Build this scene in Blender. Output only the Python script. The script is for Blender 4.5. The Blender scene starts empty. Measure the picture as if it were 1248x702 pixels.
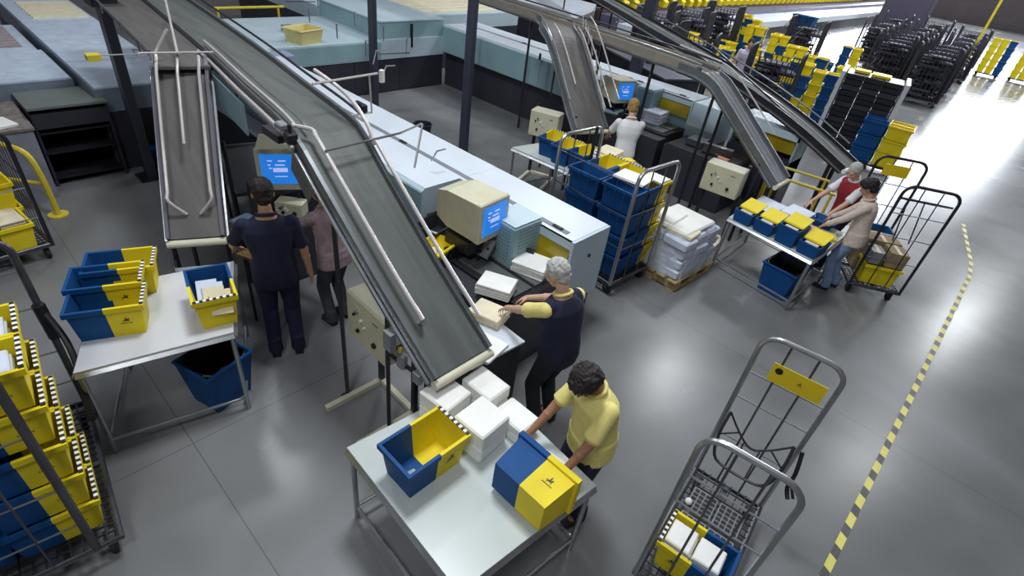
import bpy, bmesh, math, random
from mathutils import Vector, Matrix, Quaternion
random.seed(7)
PI = math.pi
C = bpy.context.scene.collection
V = Vector

# ---------------------------------------------------------------- materials
MATS = {}
def mat(name, col, rough=0.5, metal=0.0, var=0.08, scale=6.0, bump=0.0, spec=0.5, col2=None, detail=3.0, alpha=1.0, emit=None, estr=0.0, trans=0.0, stretch=None):
    if name in MATS: return MATS[name]
    m = bpy.data.materials.new(name); m.use_nodes = True
    nt = m.node_tree; b = nt.nodes['Principled BSDF']
    b.inputs['Roughness'].default_value = rough
    b.inputs['Metallic'].default_value = metal
    b.inputs['Specular IOR Level'].default_value = spec
    b.inputs['Alpha'].default_value = alpha
    b.inputs['Transmission Weight'].default_value = trans
    tc = nt.nodes.new('ShaderNodeTexCoord'); n = nt.nodes.new('ShaderNodeTexNoise')
    n.inputs['Scale'].default_value = scale; n.inputs['Detail'].default_value = detail
    mp = nt.nodes.new('ShaderNodeMapping'); mp.inputs['Scale'].default_value = stretch or (1, 1, 1)
    nt.links.new(tc.outputs['Object'], mp.inputs['Vector']); nt.links.new(mp.outputs[0], n.inputs['Vector'])
    r = nt.nodes.new('ShaderNodeValToRGB')
    c = V(col); d = V(col2) if col2 else c
    lo = [max(0, x*(1-var)) for x in c]; hi = [min(1, x*(1+var)) for x in d]
    r.color_ramp.elements[0].position = 0.35; r.color_ramp.elements[1].position = 0.65
    r.color_ramp.elements[0].color = (*lo, 1); r.color_ramp.elements[1].color = (*hi, 1)
    nt.links.new(n.outputs['Fac'], r.inputs['Fac'])
    nt.links.new(r.outputs['Color'], b.inputs['Base Color'])
    if bump:
        bp = nt.nodes.new('ShaderNodeBump'); bp.inputs['Strength'].default_value = bump; bp.inputs['Distance'].default_value = 0.01
        nt.links.new(n.outputs['Fac'], bp.inputs['Height']); nt.links.new(bp.outputs['Normal'], b.inputs['Normal'])
    if emit:
        b.inputs['Emission Color'].default_value = (*emit, 1); b.inputs['Emission Strength'].default_value = estr
    MATS[name] = m
    return m
def srgb(r, g, b):
    f = lambda v: (v/255/12.92) if v/255 <= 0.04045 else ((v/255+0.055)/1.055)**2.4
    return (f(r), f(g), f(b))

M_blue   = mat('crate_blue', srgb(20, 74, 132), 0.55, var=0.1, scale=4, spec=.2)
M_yellow = mat('crate_yellow', srgb(232, 210, 38), 0.5, var=0.06, scale=4, spec=.25)
M_black  = mat('black_plastic', srgb(24, 24, 28), 0.5, var=0.2)
M_rubber = mat('black_rubber', srgb(28, 28, 30), 0.75)
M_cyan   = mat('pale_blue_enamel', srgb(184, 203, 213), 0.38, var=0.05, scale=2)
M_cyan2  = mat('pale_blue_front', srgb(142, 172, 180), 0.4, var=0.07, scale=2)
M_white  = mat('white_enamel', srgb(208, 216, 226), 0.35, var=0.03, scale=2)
M_base   = mat('charcoal_panel', srgb(52, 52, 62), 0.45, var=0.12, scale=2)
M_belt   = mat('grey_belt', srgb(82, 86, 84), 0.58, var=0.16, scale=3, bump=0.1, stretch=(.35, 5, .35))
M_belt2  = mat('brown_grey_belt', srgb(86, 83, 82), 0.55, var=0.14, scale=3, stretch=(.4, 4, .4))
M_frame  = mat('grey_steel', srgb(110, 114, 118), 0.4, metal=0.5, var=0.1)
M_dark   = mat('dark_steel', srgb(44, 44, 52), 0.4, metal=0.3, var=0.15)
M_tube   = mat('pale_tube', srgb(196, 190, 188), 0.3, metal=0.2, var=0.06)
M_chrome = mat('galvanised_tube', srgb(170, 172, 176), 0.3, metal=0.85, var=0.1)
M_cage   = mat('dull_tube', srgb(98, 100, 106), 0.35, metal=0.8, var=0.15)
M_beige  = mat('beige_plastic', srgb(198, 194, 168), 0.45, var=0.05)
M_cream  = mat('cream_paint', srgb(206, 202, 180), 0.4, var=0.05)
M_table  = mat('grey_laminate', srgb(192, 200, 198), 0.3, var=0.06, scale=1.6)
M_tableW = mat('pale_laminate', srgb(206, 208, 214), 0.3, var=0.05, scale=1.6)
M_paper  = mat('white_paper', srgb(236, 236, 232), 0.7, var=0.04)
M_paper2 = mat('cream_paper', srgb(222, 212, 184), 0.7, var=0.06)
M_paperb = mat('bluish_paper', srgb(208, 216, 232), 0.6, var=0.05)
M_card   = mat('brown_cardboard', srgb(150, 130, 96), 0.8, var=0.1)
M_grey   = mat('mid_grey_plastic', srgb(128, 130, 136), 0.5, var=0.08)
M_railY  = mat('yellow_paint', srgb(206, 186, 58), 0.4, var=0.08)
M_signY  = mat('yellow_sign', srgb(232, 204, 24), 0.45, var=0.05)
M_screen = mat('blue_screen', srgb(30, 110, 200), 0.2, emit=srgb(40, 130, 230), estr=0.95)
M_scrtxt = mat('screen_text', srgb(170, 190, 240), 0.2, emit=srgb(180, 190, 245), estr=1.0)
M_amber  = mat('amber_acrylic', srgb(172, 150, 30), 0.15, var=0.15, scale=3)
M_wrap   = mat('stretch_wrap', srgb(214, 220, 230), 0.12, var=0.12, scale=9, bump=0.6)
M_wood   = mat('pallet_wood', srgb(172, 150, 104), 0.8, var=0.15, scale=9)
M_red    = mat('red_plastic', srgb(170, 40, 40), 0.4)
M_slot   = mat('slot_grey', srgb(120, 124, 132), 0.5)
M_green  = mat('olive_grey_top', srgb(108, 116, 112), 0.4, var=0.08)
M_pillar = mat('dark_column_paint', srgb(56, 58, 72), 0.45, var=0.08, scale=2)

# ---------------------------------------------------------------- mesh builder
class MB:
    def __init__(s): s.v = []; s.f = []; s.m = []
    def add(s, vs, fs, mi=0):
        o = len(s.v); s.v += [V(p) for p in vs]; s.f += [tuple(i+o for i in f) for f in fs]; s.m += [mi]*len(fs)
        return s
    def box(s, c, d, rz=0, mi=0, R=None, bev=0.0):
        c = V(c); h = V(d)/2
        if R is None: R = Matrix.Rotation(rz, 3, 'Z')
        if bev <= 0:
            P = [(x, y, z) for z in (-1, 1) for y in (-1, 1) for x in (-1, 1)]
            s.add([c + R @ V((a*h.x, b*h.y, e*h.z)) for a, b, e in P],
                  [(0, 2, 3, 1), (4, 5, 7, 6), (0, 1, 5, 4), (2, 6, 7, 3), (0, 4, 6, 2), (1, 3, 7, 5)], mi)
        else:
            b = min(bev, h.x*.9, h.y*.9, h.z*.9); vs = []
            for z, ins in ((-h.z, b), (-h.z+b, 0), (h.z-b, 0), (h.z, b)):
                X, Y = h.x-ins, h.y-ins
                k = b*.8 if not ins else b*.5
                vs += [c+R @ V(p) for p in ((-X+k, -Y, z), (X-k, -Y, z), (X, -Y+k, z), (X, Y-k, z), (X-k, Y, z), (-X+k, Y, z), (-X, Y-k, z), (-X, -Y+k, z))]
            fs = [tuple(range(7, -1, -1)), tuple(range(24, 32))]
            for L in range(3):
                for i in range(8):
                    j = (i+1) % 8; fs.append((L*8+i, L*8+j, L*8+8+j, L*8+8+i))
            s.add(vs, fs, mi)
        return s
    def b2(s, x0, x1, y0, y1, z0, z1, mi=0, bev=0.0):
        return s.box(((x0+x1)/2, (y0+y1)/2, (z0+z1)/2), (abs(x1-x0), abs(y1-y0), abs(z1-z0)), 0, mi, None, bev)
    def prism(s, poly, z0, z1, mi=0):
        n = len(poly)
        vs = [(p[0], p[1], z0) for p in poly] + [(p[0], p[1], z1) for p in poly]
        fs = [tuple(range(n-1, -1, -1)), tuple(range(n, 2*n))] + [(i, (i+1) % n, n+(i+1) % n, n+i) for i in range(n)]
        return s.add(vs, fs, mi)
    def extr(s, poly, axis, a0, a1, mi=0):
        # poly in the plane normal to axis ('x': (y,z), 'y': (x,z))
        n = len(poly)
        q = (lambda p, a: (a, p[0], p[1])) if axis == 'x' else (lambda p, a: (p[0], a, p[1]))
        vs = [q(p, a0) for p in poly]+[q(p, a1) for p in poly]
        fs = [tuple(range(n-1, -1, -1)), tuple(range(n, 2*n))] + [(i, (i+1) % n, n+(i+1) % n, n+i) for i in range(n)]
        return s.add(vs, fs, mi)
    def tube(s, pts, r, n=8, mi=0, closed=False):
        pts = [V(p) for p in pts]; N = len(pts); vs = []; fs = []
        up = None
        for i, p in enumerate(pts):
            if closed: t = (pts[(i+1) % N]-pts[i-1]).normalized()
            else: t = (pts[min(i+1, N-1)]-pts[max(i-1, 0)]).normalized()
            if up is None:
                up = V((0, 0, 1)) if abs(t.z) < .9 else V((1, 0, 0))
            a = t.cross(up).normalized(); up = a.cross(t).normalized()
            k = 1.0
            if 0 < i < N-1 or closed:
                c = (pts[i]-pts[i-1]).normalized().dot((pts[(i+1) % N]-pts[i]).normalized()); k = min(1.3, 1/max(.5, math.sqrt(max(0.01, (1+c)/2))))
            for j in range(n):
                w = 2*PI*j/n; vs.append(p + (a*math.cos(w)+up*math.sin(w))*r*(k if n > 4 else k))
        R = N if closed else N-1
        for i in range(R):
            for j in range(n):
                q = (j+1) % n; b = ((i+1) % N)*n
                fs.append((i*n+j, i*n+q, b+q, b+j))
        if not closed: fs += [tuple(range(n-1, -1, -1)), tuple(range((N-1)*n, N*n))]
        return s.add(vs, fs, mi)
    def cyl(s, p0, p1, r, n=14, mi=0, r2=None):
        p0 = V(p0); p1 = V(p1); t = (p1-p0).normalized(); r2 = r if r2 is None else r2
        a = t.cross(V((0, 0, 1)) if abs(t.z) < .9 else V((1, 0, 0))).normalized(); b = t.cross(a)
        vs = [p0+(a*math.cos(2*PI*j/n)+b*math.sin(2*PI*j/n))*r for j in range(n)]+[p1+(a*math.cos(2*PI*j/n)+b*math.sin(2*PI*j/n))*r2 for j in range(n)]
        return s.add(vs, [tuple(range(n)), tuple(range(2*n-1, n-1, -1))]+[(j, n+j, n+(j+1) % n, (j+1) % n) for j in range(n)], mi)
    def ball(s, c, r, mi=0, nu=12, nv=8, R=None):
        c = V(c); r = V(r) if hasattr(r, '__len__') else V((r, r, r)); R = R or Matrix.Identity(3)
        vs = [c+R @ V((0, 0, r.z))]; fs = []
        for i in range(1, nv):
            t = PI*i/nv
            for j in range(nu):
                w = 2*PI*j/nu; vs.append(c+R @ V((r.x*math.sin(t)*math.cos(w), r.y*math.sin(t)*math.sin(w), r.z*math.cos(t))))
        vs.append(c-R @ V((0, 0, r.z))); L = len(vs)-1
        for j in range(nu):
            q = (j+1) % nu; fs.append((0, 1+j, 1+q)); fs.append((L, L-nu+q, L-nu+j))
            for i in range(nv-2): fs.append((1+i*nu+j, 1+(i+1)*nu+j, 1+(i+1)*nu+q, 1+i*nu+q))
        return s.add(vs, fs, mi)
    def sweep(s, pts, prof, mi=0):
        # horizontal-lateral sweep: prof is a list of (lateral, up); lateral is to the right when walking along pts
        pts = [V(p) for p in pts]; N = len(pts); n = len(prof); vs = []
        for i in range(N):
            t = (pts[min(i+1, N-1)]-pts[max(i-1, 0)]).normalized()
            l = t.cross(V((0, 0, 1))).normalized(); u = l.cross(t).normalized()
            for a, b in prof: vs.append(pts[i]+l*a+u*b)
        fs = [tuple(range(n)), tuple(range(N*n-1, (N-1)*n-1, -1))]
        for i in range(N-1):
            for j in range(n):
                q = (j+1) % n; fs.append((i*n+j, (i+1)*n+j, (i+1)*n+q, i*n+q))
        return s.add(vs, fs, mi)
    def xf(s, M):
        s.v = [M @ p for p in s.v]; return s
    def build(s, name, mats, parent=None, smooth=False, world=False, kind=None, label=None):
        me = bpy.data.meshes.new(name)
        off = parent.location if (parent is not None and world) else V((0, 0, 0))
        me.from_pydata([tuple(p-off) for p in s.v], [], s.f)
        if not isinstance(mats, (list, tuple)): mats = [mats]
        for m in mats: me.materials.append(m)
        me.polygons.foreach_set('material_index', s.m)
        bm = bmesh.new(); bm.from_mesh(me); bmesh.ops.recalc_face_normals(bm, faces=bm.faces); bm.to_mesh(me); bm.free()
        if smooth:
            me.polygons.foreach_set('use_smooth', [True]*len(me.polygons))
            try: me.set_sharp_from_angle(angle=math.radians(40))
            except Exception: pass
        me.update()
        o = bpy.data.objects.new(name, me); C.objects.link(o)
        if parent is not None: o.parent = parent
        if kind: o['kind'] = kind
        if label: o['label'] = label
        return o

def thing(name, label, cat, loc=(0, 0, 0), rz=0, group=None):
    o = bpy.data.objects.new(name, None); C.objects.link(o); o.empty_display_size = .1
    o.location = loc; o.rotation_euler = (0, 0, rz)
    return tag(o, label, cat, group)
def tag(o, label, cat, group=None, kind=None):
    o['label'] = label; o['category'] = cat
    if group: o['group'] = group
    if kind: o['kind'] = kind
    return o
KIDS = {}
def kids(o): return [c for c in bpy.data.objects if c.parent == o]
def dup(src, loc, rot=0.0, label=None, group=None, cache={}):
    r = src.copy(); C.objects.link(r); r.location = loc
    r.rotation_euler = rot if hasattr(rot, '__len__') else (0, 0, rot)
    if label: r['label'] = label
    if group: r['group'] = group
    if src.name not in cache: cache[src.name] = [(c, kids(c)) for c in kids(src)]
    for c, gs in cache[src.name]:
        d = c.copy(); C.objects.link(d); d.parent = r
        for g in gs:
            e = g.copy(); C.objects.link(e); e.parent = d
    return r
ORD = ['topmost', 'second from top', 'third from top', 'fourth from top', 'fifth from top', 'sixth from top', 'seventh from top', 'eighth from top']
def arc(c, r, a0, a1, n, ax, ay):
    c = V(c); ax = V(ax); ay = V(ay)
    return [c+ax*(r*math.cos(a0+(a1-a0)*i/n))+ay*(r*math.sin(a0+(a1-a0)*i/n)) for i in range(n+1)]
def smooth_path(pts, k=6):
    pts = [V(p) for p in pts]; out = []
    P = [pts[0]]+pts+[pts[-1]]
    for i in range(1, len(P)-2):
        for j in range(k):
            t = j/k; a, b, c, d = P[i-1], P[i], P[i+1], P[i+2]
            out.append(.5*((2*b)+(c-a)*t+(2*a-5*b+4*c-d)*t*t+(3*b-a-3*c+d)*t**3))
    out.append(pts[-1]); return out
# ---------------------------------------------------------------- mail crate
CL, CW, CH = 0.48, 0.31, 0.29      # long axis is local y: blue end at -y, yellow end at +y
def rider(mb, c, s, ux, uy, mi=0):
    # small printed mark: a horse and rider silhouette above a line of lettering strokes
    c = V(c); ux = V(ux); uy = V(uy); n = ux.cross(uy).normalized()*.0012
    def poly(P):
        vs = [c+ux*(x*s)+uy*(y*s) for x, y in P]; k = len(vs)
        mb.add([p+n for p in vs]+[p for p in vs], [tuple(range(k))]+[tuple(range(2*k-1, k-1, -1))]+[(i, k+i, k+(i+1) % k, (i+1) % k) for i in range(k)], mi)
    poly([(-.5, .1), (-.3, .3), (.2, .32), (.35, .6), (.6, .62), (.7, .45), (.5, .4), (.42, .1), (.2, 0), (-.3, 0)])
    poly([(-.4, .1), (-.55, -.3), (-.45, -.32), (-.25, .05)])
    poly([(.2, .1), (.45, -.25), (.55, -.2), (.38, .12)])
    poly([(-.5, .15), (-.8, .0), (-.78, .1), (-.45, .28)])
    poly([(-.1, .3), (-.15, .75), (.1, .8), (.15, .35)])
    poly([(-.02, .8), (-.05, 1.0), (.12, 1.02), (.14, .82)])
    for i in range(7): poly([(-1.1+i*.32, -.75), (-.9+i*.32, -.75), (-.9+i*.32, -.52), (-1.1+i*.32, -.52)])
def half_crate(sgn):
    mb = MB(); t = .012; L, W, H = CL/2, CW/2, CH
    bi = .035
    def ring(z, ins, y_only=False): return (W-ins, L-ins, z)
    # walls as thin boxes following the taper: build loft of U shapes
    def U(x, y, z): return [(-x, 0, z), (-x, y*sgn, z), (x, y*sgn, z), (x, 0, z)]
    lv = [(W-bi, L-bi, 0), (W-.012, L-.012, H-.045), (W-.012, L-.012, H-.04), (W+.008, L+.008, H-.04), (W+.008, L+.008, H), (W-.014, L-.014, H), (W-bi-.01, L-bi-.01, .012)]
    vs = []
    for x, y, z in lv: vs += U(x, y, z)
    fs = []
    for i in range(len(lv)-1):
        for j in range(3): fs.append((i*4+j, i*4+j+1, i*4+5+j, i*4+4+j))
    n = len(lv)
    fs.append((0, 1, 2, 3)); b = (n-1)*4; fs.append((b, b+1, b+2, b+3))
    mb.add(vs, fs)
    # ribs on the outside under the rim
    for x in (-1, 1):
        pass
    return mb
def make_crate(label, group=None, loc=(0, 0, 0), rz=0):
    t = thing('mail_crate', label, 'crate', loc, rz, group)
    half_crate(-1).build('blue_half', M_blue, t)
    half_crate(1).build('yellow_half', M_yellow, t)
    mb = MB()
    n = 13; w = CW-.01
    for i in range(n):
        mb.box((-w/2+w*(i+.5)/n, CL/2-.004, CH+.004), (w/n*.98, .022, .008), mi=i % 2)
    mb.build('toothed_rim', [M_black, M_paper], t, label='black and white toothed strip along the yellow end rim')
    mb = MB()
    for x in (-1, 1):
        rider(mb, (x*(CW/2-.0200), CL*.23, CH*.5), .035, (0, -x*1.0*(-1), 0), (-x*.12*-1, 0, 1), 0)
    mb.build('printed_emblem', M_black, t, label='small black horse rider emblem over lettering')
    return t
PROTO_N = [0]
crate0 = None
def crate(loc, rot=0.0, label='', group=None):
    global crate0
    if crate0 is None:
        crate0 = make_crate(label, group, loc, 0); crate0.rotation_euler = rot if hasattr(rot, '__len__') else (0, 0, rot); return crate0
    return dup(crate0, loc, rot, label, group)
# far crate: single mesh, parts too small to show
far0 = {}
def far_crate(loc, rz, label, group, kind='by'):
    if kind not in far0:
        mb = MB()
        A, B = {'by': (0, 1), 'yy': (1, 1), 'bb': (0, 0), 'gg': (2, 2)}[kind]
        for sgn, mi in ((-1, A), (1, B)):
            h = half_crate(sgn); mb.add(h.v, h.f, mi)
        o = mb.build('mail_crate', [M_blue, M_yellow, M_dark], None); tag(o, label, 'crate', group); far0[kind] = o
    else:
        o = far0[kind].copy(); C.objects.link(o)
    o.location = loc; o.rotation_euler = (0, 0, rz); o['label'] = label; o['category'] = 'crate'; o['group'] = group
    return o

# ---------------------------------------------------------------- roll trolley
def rrect(x, w, z0, z1, r, n=5, lean=0.0):
    # hoop in the y-z plane at x
    h = w/2
    P = [V((x, -h, z0))]+arc((x, -h+r, z1-r), r, PI, PI/2, n, (0, 1, 0), (0, 0, 1))+arc((x, h-r, z1-r), r, PI/2, 0, n, (0, 1, 0), (0, 0, 1))+[V((x, h, z0))]
    return [V((p.x+lean*(p.z-z0), p.y, p.z)) for p in P]
def wheel_set(root, L, W, mw=None):
    for sx in (-1, 1):
        for sy in (-1, 1):
            x, y = sx*(L/2-.08), sy*(W/2-.06)
            m = MB(); m.box((x, y, .155), (.08, .07, .012)); m.box((x, y-.025, .11), (.045, .006, .09)); m.box((x, y+.025, .11), (.045, .006, .09))
            c = m.build('caster', M_cage, root)
            w = MB(); w.cyl((x+.015, y-.018, .062), (x+.015, y+.018, .062), .062, 16); w.build('wheel', M_rubber, c, smooth=True)
def trolley(name, label, loc, rz, L, W, H, tube=M_cage, group=None, hoops=(-1, 1), rails=(.45, .75, 1.1), nbar=2, sides=0, r=.017, grid=True, hcol=None, heights=None, hws=None, barr=.008, meshr=.004):
    t = thing(name, label, 'trolley', loc, rz, group)
    mb = MB(); z = .18
    mb.tube([(-L/2, -W/2, z), (L/2, -W/2, z), (L/2, W/2, z), (-L/2, W/2, z)], .02, 8, closed=True)
    mb.box((0, 0, z), (.04, W, .03)); mb.box((0, 0, z), (L, .04, .03))
    mb.build('base_frame', M_cage, t)
    if grid:
        g = MB(); nx = int(L/.06); ny = int(W/.06)
        for i in range(1, nx): g.box((-L/2+L*i/nx, 0, z+.02), (.01, W, .008))
        for j in range(1, ny): g.box((0, -W/2+W*j/ny, z+.026), (L, .01, .008))
        g.build('wire_floor', M_dark, t)
    for k, sx in enumerate(hoops):
        m = MB(); h = (heights[k] if heights else H)
        hw_ = hws[k] if hws else W; m.tube(rrect(sx*L/2, hw_, z, h, .13, 5), r, 8)
        hp = m.build('end_hoop', (hcol or tube), t, smooth=True)
        b = MB()
        for f in rails: b.tube([(sx*L/2, -hw_/2, z+(h-z)*f/1.5), (sx*L/2, hw_/2, z+(h-z)*f/1.5)], .007, 6, mi=1)
        for j in range(nbar):
            y = -hw_/2+hw_*(j+1)/(nbar+1); b.tube([(sx*L/2, y, z), (sx*L/2, y, h-.02)], barr, 6)
        b.build('hoop_bars', [tube, M_chrome if not group else tube], hp)
    for sy in ((-1, 1) if sides == 2 else ((sides,) if sides else ())):
        b = MB()
        for f in (.35, .62, .88): b.tube([(-L/2, sy*W/2, z+(H-z)*f), (L/2, sy*W/2, z+(H-z)*f)], .007, 6)
        n = 9
        for j in range(1, n): b.tube([(-L/2+L*j/n, sy*W/2, z), (-L/2+L*j/n, sy*W/2, z+(H-z)*.88)], meshr, 5)
        b.build('side_mesh', tube, t)
    wheel_set(t, L, W)
    return t

# ---------------------------------------------------------------- packing bench
def bench(name, label, poly, z, leg_in=.04, top=M_table, foot=.0, shelf_z=.14, sides=(0, 1, 2, 3)):
    cx = sum(p[0] for p in poly)/4; cy = sum(p[1] for p in poly)/4
    t = thing(name, label, 'table', (cx, cy, 0))
    q = [V((p[0]-cx, p[1]-cy, 0)) for p in poly]
    mb = MB(); mb.prism([(p.x, p.y) for p in q], z-.03, z); mb.build('tabletop', top, t)
    fr = MB()
    for i in range(4):
        a, b = q[i], q[(i+1) % 4]; fr.tube([a+V((0, 0, z-.045)), b+V((0, 0, z-.045))], .024, 4)
    fr.build('edge_frame', M_chrome, t)
    ft = []
    for p in q:
        k = p*(1-leg_in); l = MB(); l.tube([k+V((0, 0, z-.05)), k+V((0, 0, .0))], .02, 8); l.build('leg', M_chrome, t, smooth=True); ft.append(k)
    for i in sides:
        m = MB(); m.tube([ft[i]+V((0, 0, shelf_z)), ft[(i+1) % 4]+V((0, 0, shelf_z))], .014, 8); m.build('stretcher', M_chrome, t, smooth=True)
    return t

# ---------------------------------------------------------------- conveyor
def conveyor(name, label, pts, hw, parts):
    P = [V(p) for p in pts]; o = P[0].copy(); o.z = 0
    t = thing(name, label, 'conveyor', o)
    S = smooth_path(P, 5) if parts.get('smooth', True) else P
    mb = MB(); mb.sweep(S, [(-hw+.03, -.02), (hw-.03, -.02), (hw-.03, .0), (-hw+.03, .0)]); b = mb.build('belt', parts.get('belt', M_belt), t, world=True)
    if parts.get('seams'):
        for i in parts['seams']:
            m = MB()
            i = min(i, len(S)-2); d = (S[i+1]-S[i]).normalized(); l = d.cross(V((0, 0, 1))).normalized(); u = l.cross(d)
            a = S[i]+u*.002; m.tube([a-l*(hw-.04), a+l*(hw-.04)], .006, 4)
            m.build('belt_seam', M_dark, b, world=True)
    for sg in (-1, 1):
        m = MB(); a = sg*hw; k = sg*.03
        m.sweep(S, [(a, -.11), (a, parts.get('lip', .045)), (a-k, parts.get('lip', .045)), (a-k, -.11)]); m.build('side_frame', parts.get('frame', M_frame), t, world=True)
        m = MB(); m.sweep(S, [(a+k*.2, -.05), (a+k*.9, -.05), (a+k*.9, -.075), (a+k*.2, -.075)]); m.build('frame_flange', M_chrome, t, world=True)
    m = MB(); m.sweep(S, [(-hw+.04, -.11), (hw-.04, -.11), (hw-.04, -.09), (-hw+.04, -.09)]); m.build('underside_pan', M_dark, t, world=True)
    d = (S[1]-S[0]).normalized(); l = d.cross(V((0, 0, 1))).normalized()
    m = MB(); m.cyl(S[0]-l*hw*1.02-d*.02+V((0, 0, -.03)), S[0]+l*hw*1.02-d*.02+V((0, 0, -.03)), .035, 14); m.build('end_roller', parts.get('roller', M_cream), t, world=True, smooth=True)
    return t, S, hw
def rail_along(t, S, a, b, lat, up, r=.014, mtl=None, flare0=None, flare1=None, name='guard_rail', posts=()):
    Q = []
    for i in range(a, b+1):
        d = (S[min(i+1, len(S)-1)]-S[max(i-1, 0)]).normalized(); l = d.cross(V((0, 0, 1))).normalized(); u = l.cross(d)
        Q.append(S[i]+l*lat+u*up)
    if flare0: Q = [V(flare0)]+Q
    if flare1: Q = Q+[V(flare1)]
    m = MB(); m.tube(smooth_path(Q, 3), r, 8); o = m.build(name, mtl or M_tube, t, world=True, smooth=True)
    for i in posts:
        d = (S[min(i+1, len(S)-1)]-S[max(i-1, 0)]).normalized(); l = d.cross(V((0, 0, 1))).normalized(); u = l.cross(d)
        sg = 1 if lat > 0 else -1
        m = MB(); q = S[i]+l*lat+u*up; m.tube([q, S[i]+l*(sg*(t['hw'] if 'hw' in t else .3))+u*up, S[i]+l*(sg*(t['hw'] if 'hw' in t else .3))-u*.08], .008, 6)
        m.build('rail_bracket', M_chrome, o, world=True)
    return o
def prop(t, p0, p1, w=.05, mtl=None, name='support_leg', foot=False):
    m = MB(); m.tube([p0, p1], w*.7, 4)
    if foot: m.box((p1[0], p1[1], p1[2]+.01), (w*3, w*3, .02))
    return m.build(name, mtl or M_dark, t, world=True)
def control_box(label, loc, rz, w=.5, h=.42, d=.22, stand=True):
    t = thing('control_cabinet', label, 'control box', (loc[0], loc[1], 0), rz); z = loc[2]
    m = MB(); m.box((0, 0, z+h/2), (w, d, h), bev=.01); m.build('housing', M_cream, t)
    m = MB(); m.box((0, -d/2-.006, z+h/2), (w*.96, .012, h*.95)); m.box((0, -d/2-.006, z+h*.84), (w*.9, .016, .004)); dr = m.build('cabinet_door', M_beige, t)
    for i, (x, zz, r_, mm) in enumerate(((-.2, .72, .016, M_chrome), (-.28, .62, .012, M_black), (-.1, .6, .014, M_paper), (-.2, .3, .018, M_black), (.22, .3, .024, M_black), (-.02, .5, .01, M_paper))):
        b = MB(); b.cyl((x*w, -d/2-.012, z+zz*h), (x*w, -d/2-.032, z+zz*h), r_, 12); b.build('push_button', mm, dr, smooth=True)
    m = MB(); m.box((.25*w, -d/2-.013, z+.78*h), (.12*w, .004, .04*h)); m.build('name_plate', M_grey, dr)
    if stand:
        for x in (-w/2+.02, w/2-.02):
            m = MB(); m.box((x, d/2+.03, (z+h+.04)/2), (.045, .045, z+h+.04)); m.build('stand_post', M_dark, t)
        m = MB(); m.box((0, d/2+.03, .03), (w, .05, .05)); m.box((w/2-.02, .05-.2, .03), (.05, .55, .05)); m.box((-w/2+.02, -.15, .03), (.05, .55, .05)); m.build('stand_foot', M_cream, t)
    return t
def crt(label, loc, rz, s=1.0, tilt=0.0):
    t = thing('computer_monitor', label, 'monitor', loc, rz)    # screen faces local -y
    m = MB(); w, h, d = .36*s, .35*s, .50*s
    m.box((0, -d/2+.03, h/2), (w, .07, h), bev=.012); fr = m.build('bezel', M_beige, t)
    m = MB()
    P = lambda y, a, z0, z1: [(-a, y, z0), (a, y, z0), (a, y, z1), (-a, y, z1)]
    vs = P(-d/2+.06, w/2*.96, .01, h*.97)+P(d*.22, w/2*.94, .03, h*.97)+P(d/2, w/2*.74, .07, h*.82)
    m.add(vs, [(0, 1, 2, 3), (11, 10, 9, 8)]+[(k*4+j, k*4+(j+1) % 4, k*4+4+(j+1) % 4, k*4+4+j) for k in (0, 1) for j in range(4)])
    m.build('rear_housing', M_beige, t)
    m = MB(); m.box((0, -d/2-.008, h*.53), (w*.8, .008, h*.72)); sc = m.build('screen', M_screen, t)
    m = MB()
    for i, (x, z, a, b) in enumerate(((-.2, .74, .1, .03), (.05, .74, .16, .03), (-.22, .64, .06, .03), (.0, .64, .2, .03), (.0, .52, .3, .1), (.0, .36, .26, .02), (-.2, .56, .05, .03))):
        m.box((x*w, -d/2-.0135, z*h), (a*w, .003, b*h))
    m.build('screen_text', M_scrtxt, sc)
    return t
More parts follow.
